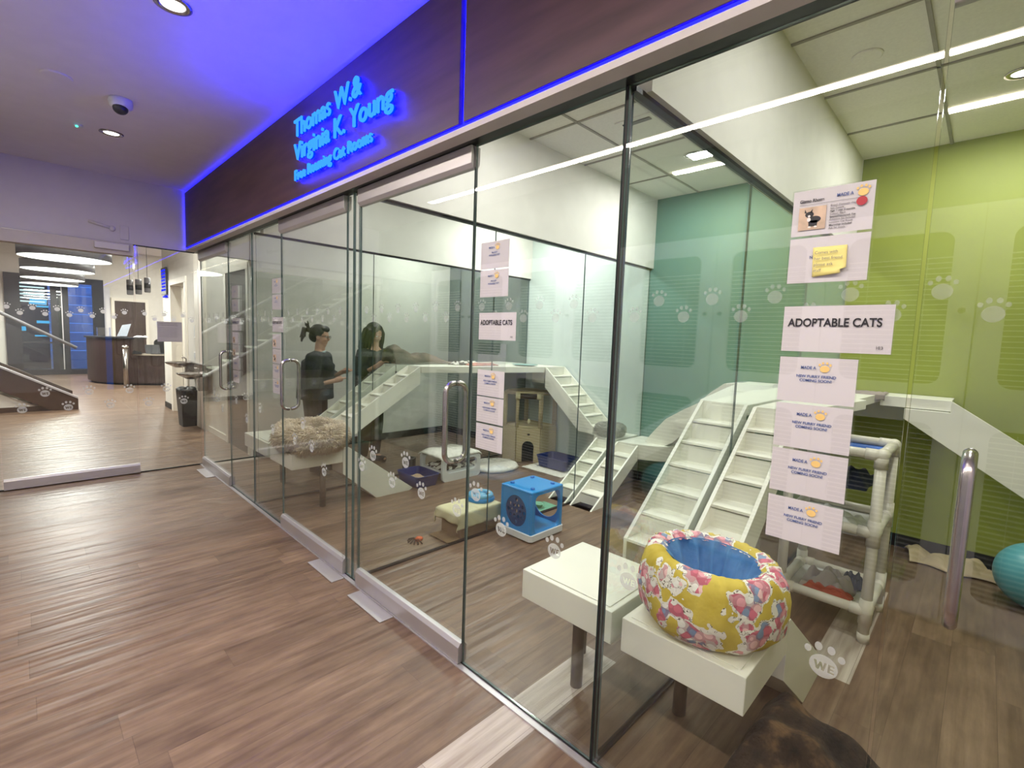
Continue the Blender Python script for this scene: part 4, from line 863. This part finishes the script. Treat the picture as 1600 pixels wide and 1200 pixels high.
MB().grid(bb, 50, 18).build('fabric', 'brown_fleece', t, True, solid=0.008)
t = thing('plush_heap', 'dark brown and black plush throw heaped on the floor under the near bench', 'throw', (1.85, 0.2, 0))
def ph(u, v):
    a, b = u * 2 - 1, v * 2 - 1; d = math.hypot(a, b) ; f = max(0, 1 - min(1, max(abs(a), abs(b))) ** 3.0)
    return (1.84 + a * 0.27 * (1 + 0.1 * noise.noise(Vector((b * 2, a, 3)))), 0.27 + b * 0.28, 0.005 + f * (0.26 + 0.12 * b) * (0.88 + 0.3 * noise.noise(Vector((a * 2.2, b * 2.2, 5)))))
MB().grid(ph, 40, 40).build('fabric', 'plush', t, True, solid=0.01)

# ------------------------------------------------------------------ PVC bunk in the green room
t = thing('pet_bunk', 'three level cream plastic pipe pet bunk by the green wall', 'pet bunk', (3.3, 0.57, 0))
X0, X1, Y0, Y1 = 3.12, 3.58, 0.345, 0.64; R = 0.026
for (x, y) in ((X0, Y0), (X1, Y0), (X0, Y1 + 0.12), (X1, Y1 + 0.12)):
    MB().tube([(x, y, 0.0), (x, y, 1.02)], R, 16).build('post', 'pvc', t, True)
    MB().tube([(x, y, 0.0), (x, y, 0.05)], R + 0.004, 16).build('foot_cap', 'pvc', t, True)
Y1 += 0.12
for z in (0.17, 0.60, 1.02):
    for (p, q) in (((X0, Y0), (X1, Y0)), ((X0, Y1), (X1, Y1)), ((X0, Y0), (X0, Y1)), ((X1, Y0), (X1, Y1))):
        MB().tube([(p[0], p[1], z), (q[0], q[1], z)], R, 14).build('rail', 'pvc', t, True)
    for (x, y) in ((X0, Y0), (X1, Y0), (X0, Y1), (X1, Y1)):
        m = MB(); m.ball((x, y, z), R + 0.007, R + 0.007, R + 0.007, 16, 10); dx = 0.07 if x == X0 else -0.07; dy = 0.07 if y == Y0 else -0.07
        m.tube([(x, y, z), (x + dx, y, z)], R + 0.005, 14); m.tube([(x, y, z), (x, y + dy, z)], R + 0.005, 14); m.tube([(x, y, max(0.05, z - 0.07)), (x, y, min(1.03, z + 0.07))], R + 0.005, 14); m.build('elbow_fitting', 'pvc', t, True)
def sling(z, m_, sag): MB().grid(lambda u, v: (X0 + 0.02 + u * (X1 - X0 - 0.04), Y0 + 0.02 + v * (Y1 - Y0 - 0.04), z - sag * (1 - (2 * u - 1) ** 2) * (1 - (2 * v - 1) ** 2)), 14, 14).build('sling', m_, t, True, solid=0.004)
sling(1.0, 'blue_cloth', 0.04); sling(0.58, 'white_cloth', 0.05); sling(0.16, 'white_cloth', 0.05)
lump('folded_blanket', 'navy_cloth', 'dark navy folded blanket hanging in the upper level of the pipe bunk', 'blanket', (3.36, 0.52, 0.80), 0.18, 0.12, 0.08, 3)
lump('folded_blanket', 'grey_cloth', 'grey brown fleece folded on the lowest sling of the pipe bunk', 'blanket', (3.33, 0.57, 0.13), 0.165, 0.13, 0.12, 5)
lump('folded_blanket', 'navy_cloth', 'navy cloth bunched beside the grey fleece low in the pipe bunk', 'blanket', (3.46, 0.46, 0.15), 0.06, 0.05, 0.09, 6)
lump('folded_blanket', 'white_cloth', 'white cloth draped over the middle rail of the pipe bunk', 'blanket', (3.32, 0.55, 0.55), 0.16, 0.13, 0.07, 7)
lump('printed_pillowcase', 'red_cloth', 'red and cream printed pillowcase edge low in the pipe bunk', 'pillowcase', (3.20, 0.54, 0.16), 0.05, 0.12, 0.05, 9)
t = thing('clear_tray', 'clear plastic tray on the floor behind the pipe bunk', 'tray', (4.3, 0.4, 0)); MB().holed(rrect(4.12, 0.28, 4.50, 0.52, 0.04), [rrect(4.14, 0.30, 4.48, 0.50, 0.03)], 'z', 0.002, 0.05).build('wall', 'clear_plastic', t); bx('base', 'clear_plastic', (4.14, 0.30, 0.001, 4.48, 0.50, 0.004), t)
# ------------------------------------------------------------------ people
def person(label, base, fdir, pose, hair_fn, shirt, trouser, extra):
    f = Vector((fdir[0], fdir[1], 0)).normalized(); lf = Vector((-f.y, f.x, 0)); B = Vector(base)
    def W_(p): return B + f * p[0] + lf * p[1] + Vector((0, 0, p[2]))
    P = {k: W_(v) for k, v in pose.items()}
    def fuse(m, name, mt, vox, parent=None, sm=4):
        o = m.build(name, mt, parent, True); md = o.modifiers.new('r', 'REMESH'); md.mode = 'VOXEL'; md.voxel_size = vox; md.use_smooth_shade = True
        s_ = o.modifiers.new('sm', 'SMOOTH'); s_.iterations = sm; s_.factor = 0.5; return o
    m = MB()
    def limb(ks, rs, mm): mm.tube([P[k] for k in ks], rs, 14)
    hd = P['head']; look = (P['nose'] - hd).normalized(); side = look.cross(Vector((0, 0, 1))).normalized(); upv = side.cross(look).normalized()
    def H(a, b, c): return hd + look * a + side * b + upv * c
    # head: cranium, face, jaw, nose, brow, lips, ears
    def hb(a, b, c, r1, r2, r3):
        tmp = MB().ball((0, 0, 0), r1, r2, r3, 20, 14)
        m.add([H(a + v.x, b + v.y, c + v.z) for v in tmp.v], tmp.f)
    hb(-0.012, 0, 0.028, 0.092, 0.074, 0.090); hb(0.018, 0, -0.028, 0.068, 0.060, 0.082); hb(0.045, 0, -0.088, 0.030, 0.032, 0.022)
    hb(0.088, 0, -0.020, 0.020, 0.012, 0.020); hb(0.078, 0, 0.004, 0.014, 0.010, 0.022); hb(0.070, 0, 0.022, 0.016, 0.045, 0.012); hb(0.074, 0, -0.055, 0.012, 0.022, 0.006); hb(0.073, 0, -0.063, 0.012, 0.019, 0.006)
    for s_ in (-1, 1): hb(-0.005, s_ * 0.072, -0.012, 0.018, 0.008, 0.028); hb(0.058, s_ * 0.035, -0.028, 0.02, 0.02, 0.02)
    m.tube([P['neck'], hd + Vector((0, 0, -0.04))], [0.056, 0.052], 14)
    m.tube([P['chest'], P['neck']], [0.09, 0.056], 14); m.tube([P['pelvis'], P['chest']], [0.12, 0.12], 16)
    for s_ in ('l', 'r'):
        limb(['neck', 'sh' + s_], [0.05, 0.05], m); limb(['sh' + s_, 'el' + s_, 'wr' + s_], [0.048, 0.036, 0.026], m)
        limb(['pelvis', 'hip' + s_], [0.1, 0.085], m); limb(['hip' + s_, 'kn' + s_, 'an' + s_], [0.085, 0.055, 0.036], m)
        m.tube([P['an' + s_], P['toe' + s_]], [0.036, 0.03], 12)
        w_ = P['wr' + s_]; d = (P['hd' + s_] - w_).normalized(); q = d.cross(Vector((0, 0, 1))).normalized(); nn = q.cross(d)
        m.tube([w_, w_ + d * 0.045, w_ + d * 0.085], [0.024, 0.034, 0.033], 12)
        for k, (o_, L) in enumerate(((-0.027, 0.055), (-0.009, 0.066), (0.009, 0.070), (0.026, 0.060))):
            b0 = w_ + d * 0.085 + q * o_; b1 = b0 + d * L * 0.5 - nn * 0.006; b2 = b0 + d * L * 0.9 - nn * (0.024 + 0.004 * k); m.tube([b0 - d * 0.02, b0, b1, b2], [0.0095, 0.0092, 0.0085, 0.0072], 8)
        sgn = 1 if s_ == 'r' else -1; tb = w_ + d * 0.03 - q * sgn * 0.026; m.tube([tb, tb + d * 0.03 - q * sgn * 0.022, tb + d * 0.058 - q * sgn * 0.026], [0.013, 0.011, 0.009], 8)
    root = fuse(m, 'person', 'skin', 0.0065); tag(root, label, 'person')
    # clothes
    c = MB(); c.tube([P['pelvis'] + Vector((0, 0, -0.10)), P['pelvis'], P['waist'], P['chest'], P['chest'] * 0.35 + P['neck'] * 0.65], [0.20, 0.195, 0.178, 0.178, 0.085], 20)
    for s_ in ('l', 'r'): c.tube([P['chest'] * 0.5 + P['neck'] * 0.5, P['sh' + s_], P['sh' + s_] * 0.45 + P['el' + s_] * 0.55, P['el' + s_], P['el' + s_] * 0.45 + P['wr' + s_] * 0.55], [0.088, 0.088, 0.084, 0.076, 0.066], 14)
    fuse(c, 'top', shirt, 0.012, root, 3)
    c = MB()
    for s_ in ('l', 'r'): c.tube([P['pelvis'], P['hip' + s_], P['kn' + s_], P['an' + s_] + Vector((0, 0, 0.02))], [0.14, 0.105, 0.078, 0.062], 16)
    fuse(c, 'trousers', trouser, 0.012, root, 3)
    c = MB()
    for s_ in ('l', 'r'): c.tube([P['an' + s_] + Vector((0, 0, -0.03)), P['toe' + s_]], [0.048, 0.042], 12)
    fuse(c, 'shoes', 'black_rubber', 0.01, root, 2)
    for s_ in (-1, 1):
        e = MB().ball(H(0.0735, s_ * 0.031, 0.004), 0.010, 0.010, 0.008, 12, 8).build('eye', 'photo_white', root, True); MB().ball(H(0.082, s_ * 0.031, 0.003), 0.004, 0.004, 0.004, 10, 6).build('iris', 'photo_black', root, True)
    hair_fn(root, H); extra(root, H, P)
    return root
def pose_std(lean, hz, nose, hands, el):
    L = lean
    return {'pelvis': (0, 0, 0.92), 'waist': (L * 0.3, 0, 1.05), 'chest': (L * 0.6, 0, 1.22), 'neck': (L * 0.85, 0, hz - 0.17), 'head': (L, 0, hz), 'nose': nose,
            'shl': (L * 0.75, 0.165, hz - 0.24), 'shr': (L * 0.75, -0.165, hz - 0.24), 'ell': el[0], 'elr': el[1], 'wrl': hands[0], 'wrr': hands[2], 'hdl': hands[1], 'hdr': hands[3],
            'hipl': (0, 0.09, 0.86), 'hipr': (0, -0.09, 0.86), 'knl': (0.02, 0.10, 0.47), 'knr': (0.02, -0.10, 0.47), 'anl': (-0.01, 0.10, 0.08), 'anr': (-0.01, -0.10, 0.08), 'toel': (0.15, 0.11, 0.035), 'toer': (0.15, -0.11, 0.035)}
def hair_bun(root, H):
    m = MB()
    for (a, b, c, r1, r2, r3) in ((-0.028, 0, 0.040, 0.098, 0.086, 0.094), (-0.06, 0, 0.0, 0.065, 0.078, 0.075), (0.035, 0, 0.085, 0.055, 0.06, 0.04)):
        t_ = MB().ball((0, 0, 0), r1, r2, r3, 18, 12); m.add([H(a + v.x, b + v.y, c + v.z) for v in t_.v], t_.f)
    rnd = random.Random(4)
    m.tube([H(-0.11, 0, 0.05), H(-0.16, 0, 0.06)], [0.03, 0.028], 10)
    for k in range(16):
        a = rnd.uniform(0, 2 * PI); d = 0.028; m.tube([H(-0.15, 0, 0.06), H(-0.185 + rnd.uniform(-.01, .01), d * math.cos(a), 0.04 + d * math.sin(a)), H(-0.20 + rnd.uniform(-.02, .02), d * 1.3 * math.cos(a), -0.03 + d * 1.4 * math.sin(a) - rnd.uniform(0, .04))], [0.012, 0.016, 0.005], 6)
    for k, (dx, dz) in enumerate(((-0.055, 0.05), (-0.02, 0.065), (-0.04, 0.03))): m.tube([H(-0.135, 0, 0.07), H(-0.135 + dx * 0.6, 0.01 * k, 0.08 + dz * 0.7), H(-0.135 + dx, 0.012 * k, 0.07 + dz * 1.25)], [0.010, 0.010, 0.004], 6)
    m.tube([H(0.03, -0.075, 0.03), H(0.03, -0.078, -0.05), H(0.035, -0.07, -0.10)], [0.008, 0.007, 0.002], 6)
    m.build('hair', 'hair', root, True)
def glasses_fn(root, H, P):
    m = MB()
    for s_ in (-1, 1):
        m.tube([H(0.094, s_ * 0.032 + 0.023 * math.cos(a), 0.002 + 0.018 * math.sin(a)) for a in [2 * PI * k / 20 for k in range(20)]], 0.002, 6, True)
        m.tube([H(0.092, s_ * 0.054, 0.008), H(0.0, s_ * 0.080, 0.008)], 0.002, 6)
    m.tube([H(0.095, -0.009, 0.004), H(0.095, 0.009, 0.004)], 0.002, 6); m.build('glasses', 'black_metal', root, True)
    MB().tube([P['neck'] + Vector((0.055 * math.cos(a), 0.055 * math.sin(a), 0.005 + 0.012 * math.cos(a - 0.8))) for a in [2 * PI * k / 24 for k in range(24)]], 0.012, 8, True).build('collar', 'collar_teal', root, True)
person('person in dark top with tied back hair and glasses, seen in profile', (2.29, 5.33, 0), (0.72, -0.69, 0),
       pose_std(0.06, 1.515, (0.20, 0, 1.50), ((0.26, 0.14, 1.12), (0.34, 0.10, 1.15), (0.26, -0.14, 1.04), (0.34, -0.10, 1.07)), ((0.06, 0.24, 1.02), (0.04, -0.24, 0.98))), hair_bun, 'scrub_navy', 'trouser_dark', glasses_fn)
def hair_long(root, H):
    m = MB(); rnd = random.Random(9)
    for (a, b, c, r1, r2, r3) in ((-0.03, 0, 0.042, 0.102, 0.092, 0.098), (-0.06, 0, -0.02, 0.07, 0.09, 0.10)):
        t_ = MB().ball((0, 0, 0), r1, r2, r3, 18, 12); m.add([H(a + v.x, b + v.y, c + v.z) for v in t_.v], t_.f)
    for k in range(46):
        s_ = -1 if k % 2 else 1; a0 = rnd.uniform(-0.08, 0.055); w_ = rnd.uniform(0.8, 1.15)
        m.tube([H(a0 * 0.6, s_ * 0.03, 0.115), H(a0, s_ * 0.088 * w_, 0.03), H(a0 + 0.01, s_ * 0.105 * w_, -0.08), H(a0 + 0.02 + rnd.uniform(-.02, .02), s_ * 0.11 * w_, -0.18), H(a0 + 0.03 + rnd.uniform(-.02, .03), s_ * 0.085 * w_, -0.27 - rnd.uniform(0, .05))], [0.012, 0.018, 0.019, 0.016, 0.004], 6)
    m.build('hair', 'hair', root, True)
person('person with long loose dark hair and dark top, head bent over the loft shelf', (2.93, 5.27, 0), (0.25, -0.97, 0),
       pose_std(0.07, 1.56, (0.19, 0.0, 1.51), ((0.28, 0.12, 1.27), (0.36, 0.06, 1.29), (0.27, -0.16, 1.20), (0.33, -0.10, 1.25)), ((0.10, 0.25, 1.10), (0.08, -0.25, 1.08))), hair_long, 'scrub_navy', 'trouser_dark', lambda r, h, p: None)

# ------------------------------------------------------------------ lobby shell
struct('wall_far', 'charcoal', (-6.2, 20.3, 0, -1.2, 20.45, 3.95)); struct('wall_far', 'lobby_wall', (-1.2, 20.3, 0, -0.30, 20.45, 3.95)); struct('wall_far', 'lobby_wall', (1.90, 20.3, 0, 5.2, 20.45, 3.95)); struct('wall_far', 'lobby_wall', (-0.30, 20.3, 2.98, 1.90, 20.45, 3.95))
struct('wall_left', 'charcoal', (-6.3, 6.4, 0, -6.2, 20.45, 3.95)); struct('wall_right', 'lobby_wall', (5.1, 6.4, 0, 5.2, 20.45, 3.95))
struct('wall_right', 'lobby_wall', (1.97, 6.43, 0, 2.12, 9.62, 3.95)); struct('wall_right', 'lobby_wall', (1.97, 10.86, 0, 2.12, 11.55, 3.95)); struct('wall_right', 'lobby_wall', (1.97, 9.62, 2.36, 2.12, 10.86, 3.95))
t = thing('door_23', 'brown door with white frame in the lobby wall just past the corridor glass', None, (1.97, 6.9, 0), kind='structure'); bx('door_leaf', 'brown_door', (1.955, 6.52, 0, 1.968, 7.35, 2.30), t)
for b in ((1.945, 6.44, 0, 1.97, 6.52, 2.299), (1.945, 7.35, 0, 1.97, 7.45, 2.299), (1.944, 6.44, 2.30, 1.97, 7.45, 2.38)): bx('frame', 'white_trim', b, t)
struct('trim_pilaster', 'white_trim', (1.93, 8.40, 0, 1.97, 8.95, 3.95)); struct('baseboard_right', 'white_trim', (1.955, 7.46, 0, 1.97, 9.6, 0.08)); struct('baseboard_right', 'black_rubber', (1.955, 10.95, 0, 1.97, 11.55, 0.10))
t = thing('door_frame', 'white door frame with brown door in the right hand lobby wall', None, (1.97, 10.2, 0), kind='structure'); t.name = 'door_20'; OFF[t.name] = Vector((1.97, 10.2, 0))
for b in ((1.945, 9.60, 0, 2.115, 9.72, 2.319), (1.945, 10.76, 0, 2.115, 10.88, 2.319), (1.944, 9.60, 2.32, 2.115, 10.88, 2.42)): bx('frame', 'white_trim', b, t, 0.004)
bx('inner_jamb', 'white_trim', (2.12, 10.55, 0, 2.3, 10.76, 2.32), t); bx('door_leaf', 'brown_door', (2.13, 9.70, 0, 2.18, 10.56, 2.32), t); struct('wall_closet', 'lobby_wall', (2.5, 9.0, 0, 2.6, 11.5, 3.9))
o = bx('wall_switch', 'white_plastic', (1.96, 9.10, 1.40, 1.97, 9.16, 1.60), None, 0.002); tag(o, 'white switch plate on the wall right of the brown door', 'switch')
o = bx('wall_switch', 'white_plastic', (1.96, 9.10, 1.08, 1.97, 9.18, 1.17), None, 0.002); tag(o, 'small white socket plate below the switch by the brown door', 'socket')
t = thing('donor_board', 'dark board with bright blue lettering on the right hand lobby wall', 'sign', (1.97, 11.2, 2.2)); bx('board', 'charcoal', (1.925, 10.98, 2.17, 1.95, 11.40, 2.67), t)
for k in range(7): bx('lettering', 'sign_blue', (1.918, 11.02, 2.60 - k * 0.06, 1.924, 11.36 - 0.03 * (k % 3), 2.635 - k * 0.06), t)
t = thing('donor_board', 'small blue lit strip below the blue lettered board', 'sign', (1.97, 11.2, 2.1)); bx('board', 'sign_blue', (1.935, 11.0, 2.12, 1.95, 11.35, 2.15), t)
# glazed entrance at the far end, dusk outside
t = thing('door_21', 'dark framed glazed entrance at the far end of the lobby', None, (0.8, 20.3, 0), kind='structure')
for b in ((-0.30, 20.24, 0, 0.02, 20.36, 2.98), (1.62, 20.24, 0, 1.90, 20.36, 2.98), (0.02, 20.24, 2.80, 1.62, 20.36, 2.98), (0.02, 20.24, 0, 1.62, 20.36, 0.16), (0.66, 20.26, 0.16, 0.80, 20.34, 2.80), (0.92, 20.26, 0.16, 1.06, 20.34, 2.80), (0.02, 20.27, 0.95, 0.66, 20.33, 1.0)): bx('frame', 'window_frame', b, t)
bx('frame_strip', 'aluminium', (0.895, 20.22, 0.16, 0.92, 20.34, 2.80), t)
for (a, b) in ((0.02, 0.66), (0.80, 0.92), (1.06, 1.62)): bx('pane', 'glass', (a, 20.30, 0.16, b, 20.306, 2.80), t)
bx('inner_panel', 'charcoal', (0.80, 20.31, 0.16, 0.92, 20.33, 2.80), t)
t = thing('facade', 'building across the street behind the entrance glass, dusk blue', 'building', (0.8, 24, 0))
m = MB(); z = 0
while z < 5: m.box(0.7, 23.0, z, 3.2, 23.06, z + 0.30); z += 0.32
m.build('siding', 'siding', t); bx('shop_wall', 'charcoal', (-3.5, 23.2, 0, 0.7, 23.4, 5), t)
rnd = random.Random(2)
for k in range(16):
    a = rnd.uniform(-1.2, 0.4); zz = 1.1 + k * 0.09; wv = rnd.uniform(0.15, 0.5); bx('shop_window', 'shop_cyan', (a, 23.15, zz, a + wv, 23.19, zz + rnd.uniform(0.04, 0.13)), t)
for k in range(6): bx('shop_lamp', 'shop_light', (-0.6 + 0.04 * k, 23.1, 2.25 + k * 0.12, 0.62, 23.14, 2.29 + k * 0.12), t)
struct('floor_pavement', 'charcoal', (-4, 20.6, -0.1, 5, 30, -0.01))
area('dusk_sky_fill', (1.8, 21.2, 4.6), 1.5, 1.0, 160, (0.35, 0.5, 1.0), (-0.9, 0, 0))  # added blue area lamp, stands in for dusk skylight outside the entrance
t = thing('door_22', 'brown door in the far lobby wall behind the reception desk', None, (2.5, 20.3, 0), kind='structure'); bx('door_leaf', 'brown_door', (2.16, 20.24, 0, 2.96, 20.29, 2.36), t)
for b in ((2.08, 20.22, 0, 2.16, 20.30, 2.359), (2.96, 20.22, 0, 3.04, 20.30, 2.359), (2.08, 20.219, 2.36, 3.04, 20.30, 2.46)): bx('frame', 'white_trim', b, t)
for (x, z, s) in ((3.25, 1.62, 0.16), (3.45, 1.2, 0.1)):
    o = bx('wall_plate', 'white_plastic' if z > 1.5 else 'charcoal', (x, 20.28, z, x + s, 20.3, z + s * 0.7), None); tag(o, 'pale plate on the far wall right of the brown door' if z > 1.5 else 'small dark box on the far wall right of the brown door', 'plate')
# ring pendants
for i, (x, y, r) in enumerate(((0.575, 10.97, 0.585), (0.585, 13.5, 0.56), (0.60, 16.2, 0.575), (0.62, 18.5, 0.58))):
    t = thing('drum_pendant', 'large round luminous drum light hanging in the lobby, %s one' % ('nearest', 'second', 'third', 'farthest')[i], 'pendant light', (x, y, 2.68), 'drum lights in a row over the lobby')
    MB().lathe([(r, 0.0), (r, 0.17), (0, 0.175)], (x, y, 2.62), 48).build('shade', 'drum_grey', t, True)
    MB().lathe([(0, -0.004), (r * 0.985, -0.004), (r * 0.985, 0.004)], (x, y, 2.62), 48).build('diffuser', 'ring_white', t)
    for a in (0.5, 2.6, 4.7): MB().tube([(x + r * 0.7 * math.cos(a), y + r * 0.7 * math.sin(a), 2.79), (x + r * 0.5 * math.cos(a), y + r * 0.5 * math.sin(a), 3.95)], 0.006, 6).build('suspension_wire', 'aluminium', t)
for i, (x, z) in enumerate(((2.16, 2.42), (2.35, 2.45), (2.55, 2.52))):
    t = thing('cylinder_pendant', 'small grey cylinder lamp hanging over the reception desk, %s of the three' % ('leftmost', 'middle', 'rightmost')[i], 'pendant light', (x, 17, z), 'cylinder lamps over the reception desk')
    MB().lathe([(0.065, 0), (0.075, 0.02), (0.075, 0.40), (0.06, 0.41), (0, 0.41)], (x, 17, z), 24).build('shade', 'drum_grey', t, True); MB().lathe([(0.077, 0.12), (0.077, 0.26)], (x, 17, z), 24).build('band', 'charcoal', t, True); MB().tube([(x, 17, z + 0.41), (x, 17, 3.95)], 0.006, 6).build('cord', 'charcoal', t)
# reception desk
t = thing('reception_desk', 'dark curved reception desk with a high counter and a low wing', 'desk', (2.1, 16, 0))
arc = lambda R, a0, a1, n=14, cx=3.2, cy=17.6: [(cx + R * math.cos(a0 + (a1 - a0) * k / n), cy + R * math.sin(a0 + (a1 - a0) * k / n)) for k in range(n + 1)]
hi_ = arc(1.95, PI * 0.98, PI * 1.30); lo_ = arc(1.95, PI * 1.30, PI * 1.52)
MB().prism(hi_ + arc(1.45, PI * 1.30, PI * 0.98), 'z', 0.06, 1.22).build('front_high', 'brown_laminate', t); MB().prism(arc(2.0, PI * 0.98, PI * 1.31) + arc(1.40, PI * 1.31, PI * 0.98), 'z', 1.22, 1.26).build('counter_high', 'charcoal', t)
MB().prism(lo_ + arc(1.45, PI * 1.52, PI * 1.30), 'z', 0.06, 0.80).build('front_low', 'brown_laminate', t); MB().prism(arc(2.0, PI * 1.305, PI * 1.53) + arc(1.25, PI * 1.53, PI * 1.305), 'z', 0.80, 0.835).build('counter_low', 'desk_top', t)
MB().prism(arc(1.88, PI * 0.98, PI * 1.52) + arc(1.5, PI * 1.52, PI * 0.98), 'z', 0.0, 0.06).build('plinth', 'black_rubber', t)
t = thing('desk_post', 'shiny steel post standing at the front of the reception desk', 'post', (1.80, 15.6, 0)); MB().tube([(1.83, 15.5, 0), (1.83, 15.5, 1.0)], 0.055, 16).build('tube', 'brushed_steel', t, True); MB().ball((1.83, 15.5, 1.02), 0.075, 0.075, 0.06).build('cap', 'brushed_steel', t, True)
t = thing('monitor', 'white backed computer monitor tilted on the high counter', 'monitor', (1.92, 16.6, 1.26)); MB().prism([(1.80, 1.28), (2.0, 1.28), (2.10, 1.62), (1.92, 1.58)], 'y', 16.55, 16.62).build('screen', 'screen_white', t); bx('stand', 'charcoal', (1.85, 16.5, 1.262, 2.02, 16.7, 1.285), t)
o = lump('paper_stack', 'paper', 'loose white papers on the high counter', 'papers', (2.28, 16.42, 1.262), 0.15, 0.12, 0.05, 2); o = bx('tray_box', 'clear_plastic', (1.45, 17.1, 1.262, 1.72, 17.4, 1.50), None); tag(o, 'clear box at the left end of the high counter', 'box')
t = thing('laptop', 'open laptop on the low wing of the reception desk', 'laptop', (2.55, 15.85, 0.84)); bx('base', 'charcoal', (2.42, 15.80, 0.836, 2.72, 16.02, 0.855), t); MB().prism([(15.86, 0.85), (16.02, 1.08), (16.03, 1.07), (15.88, 0.845)], 'x', 2.30, 2.62).build('lid', 'charcoal', t)
t = thing('desk_phone', 'dark phone at the left end of the low wing', 'phone', (2.1, 16, 0.84)); MB().prism([(2.02, 0.836), (2.22, 0.836), (2.2, 0.90), (2.05, 0.93)], 'y', 15.85, 15.97).build('body', 'charcoal', t)
t = thing('office_chair', 'dark office chair behind the low wing of the desk', 'chair', (2.85, 16.7, 0)); MB().prism(rrect(2.62, 0.72, 3.05, 1.22, 0.1), 'y', 16.70, 16.78).build('backrest', 'charcoal', t, bev=0.02); MB().prism(rrect(2.6, 16.3, 3.08, 16.75, 0.1), 'z', 0.47, 0.55).build('seat', 'charcoal', t, bev=0.02); MB().tube([(2.84, 16.5, 0.1), (2.84, 16.5, 0.47)], 0.03).build('column', 'aluminium', t, True)
for k in range(5): a = 2 * PI * k / 5; MB().tube([(2.84, 16.5, 0.1), (2.84 + 0.28 * math.cos(a), 16.5 + 0.28 * math.sin(a), 0.05)], 0.02).build('leg', 'charcoal', t, True)
# person behind the low wing, only head and shoulders show
# staircase
t = thing('staircase', 'staircase with dark wood side and glass rail rising to the left in the lobby', 'staircase', (0.68, 11.8, 0))
sl = 0.60; X_ = 0.69
MB().prism([(X_, 0.0), (X_, 0.20), (-4.2, 0.20 + sl * (X_ + 4.2)), (-4.2, -0.20 + sl * (X_ + 4.2)), (0.36, 0.0)], 'y', 11.80, 11.86).build('stringer', 'stringer_wood', t); MB().prism([(X_, 0.0), (X_, 0.20), (-4.2, 0.20 + sl * (X_ + 4.2)), (-4.2, -0.20 + sl * (X_ + 4.2)), (0.36, 0.0)], 'y', 13.2, 13.26).build('stringer', 'stringer_wood', t)
MB().prism([(X_ + 0.0, 0.20), (X_, 0.235), (-4.2, 0.235 + sl * (X_ + 4.2)), (-4.2, 0.20 + sl * (X_ + 4.2))], 'y', 11.78, 11.88).build('stringer_cap', 'aluminium', t)
for k in range(16): x = 0.60 - 0.28 * (k + 1); z = 0.168 * (k + 1); bx('tread', 'stone_tread', (x - 0.02, 11.86, z - 0.04, x + 0.29, 13.2, z), t)
MB().prism([(0.60, 0.22), (0.60, 1.08), (-4.2, 1.08 + sl * 4.8), (-4.2, 0.22 + sl * 4.8)], 'y', 11.82, 11.835).build('glass_panel', 'glass', t)
MB().tube([(0.70, 11.80, 1.125), (-4.2, 11.80, 1.125 + 0.62 * 4.9)], 0.028, 12).build('handrail', 'drum_grey', t, True)
struct('wall_stair', 'lobby_wall', (-4.2, 13.26, 0, 0.2, 13.4, 0.3)); struct('baseboard_stair', 'stringer_wood', (-0.85, 11.86, 0, 0.36, 11.869, 0.09)); o = MB().prism([(0.30, 0.0), (-0.85, 0.0), (-0.85, 0.64)], 'y', 11.87, 11.95).build('wall_understair', 'lobby_wall'); tag(o, kind='structure')
# drinking fountain, bin
t = thing('drinking_fountain', 'grey wall mounted drinking fountain with two bowls at different heights', 'drinking fountain', (1.9, 9.0, 0.9))
bx('wall_bracket', 'brushed_steel', (1.90, 8.15, 0.86, 1.966, 9.45, 1.02), t, 0.01)
for (y, z) in ((9.22, 1.0), (8.42, 0.88)):
    MB().lathe([(0.06, -0.075), (0.17, -0.02), (0.20, 0.012), (0.185, 0.012), (0.14, -0.015), (0, -0.03)], (1.765, y, z), 32).build('bowl', 'brushed_steel', t, True); MB().tube([(1.86, y, z + 0.0), (1.86, y, z + 0.06), (1.83, y, z + 0.085), (1.80, y, z + 0.08)], 0.011, 10).build('spout', 'brushed_steel', t, True)
    bx('pedestal', 'brushed_steel', (1.84, y - 0.05, z - 0.26, 1.965, y + 0.05, z - 0.04), t, 0.008)
t = thing('waste_bin', 'tall black waste bin with a bag over its rim below the drinking fountain', 'bin', (1.82, 9.0, 0))
m = MB(); b0 = rrect(1.74, 8.93, 1.93, 9.25, 0.03); b1 = rrect(1.715, 8.88, 1.945, 9.30, 0.03); n = len(b0); m.add([(p[0], p[1], 0.0) for p in b0] + [(p[0], p[1], 0.58) for p in b1], [(k, (k + 1) % n, n + (k + 1) % n, n + k) for k in range(n)] + [tuple(range(n))[::-1], tuple(range(n, 2 * n))]).build('shell', 'bag_black', t)
MB().lathe([(0.0, 0.0), (0.10, 0.01), (0.145, 0.0), (0.15, -0.05), (0.148, -0.09)], (1.83, 9.09, 0.60), 40, 0.85, 1.55, lambda r, z, a: (r * (1 + 0.05 * math.sin(a * 9)), z + 0.012 * math.sin(a * 7))).build('bag', 'bag_black', t, True)
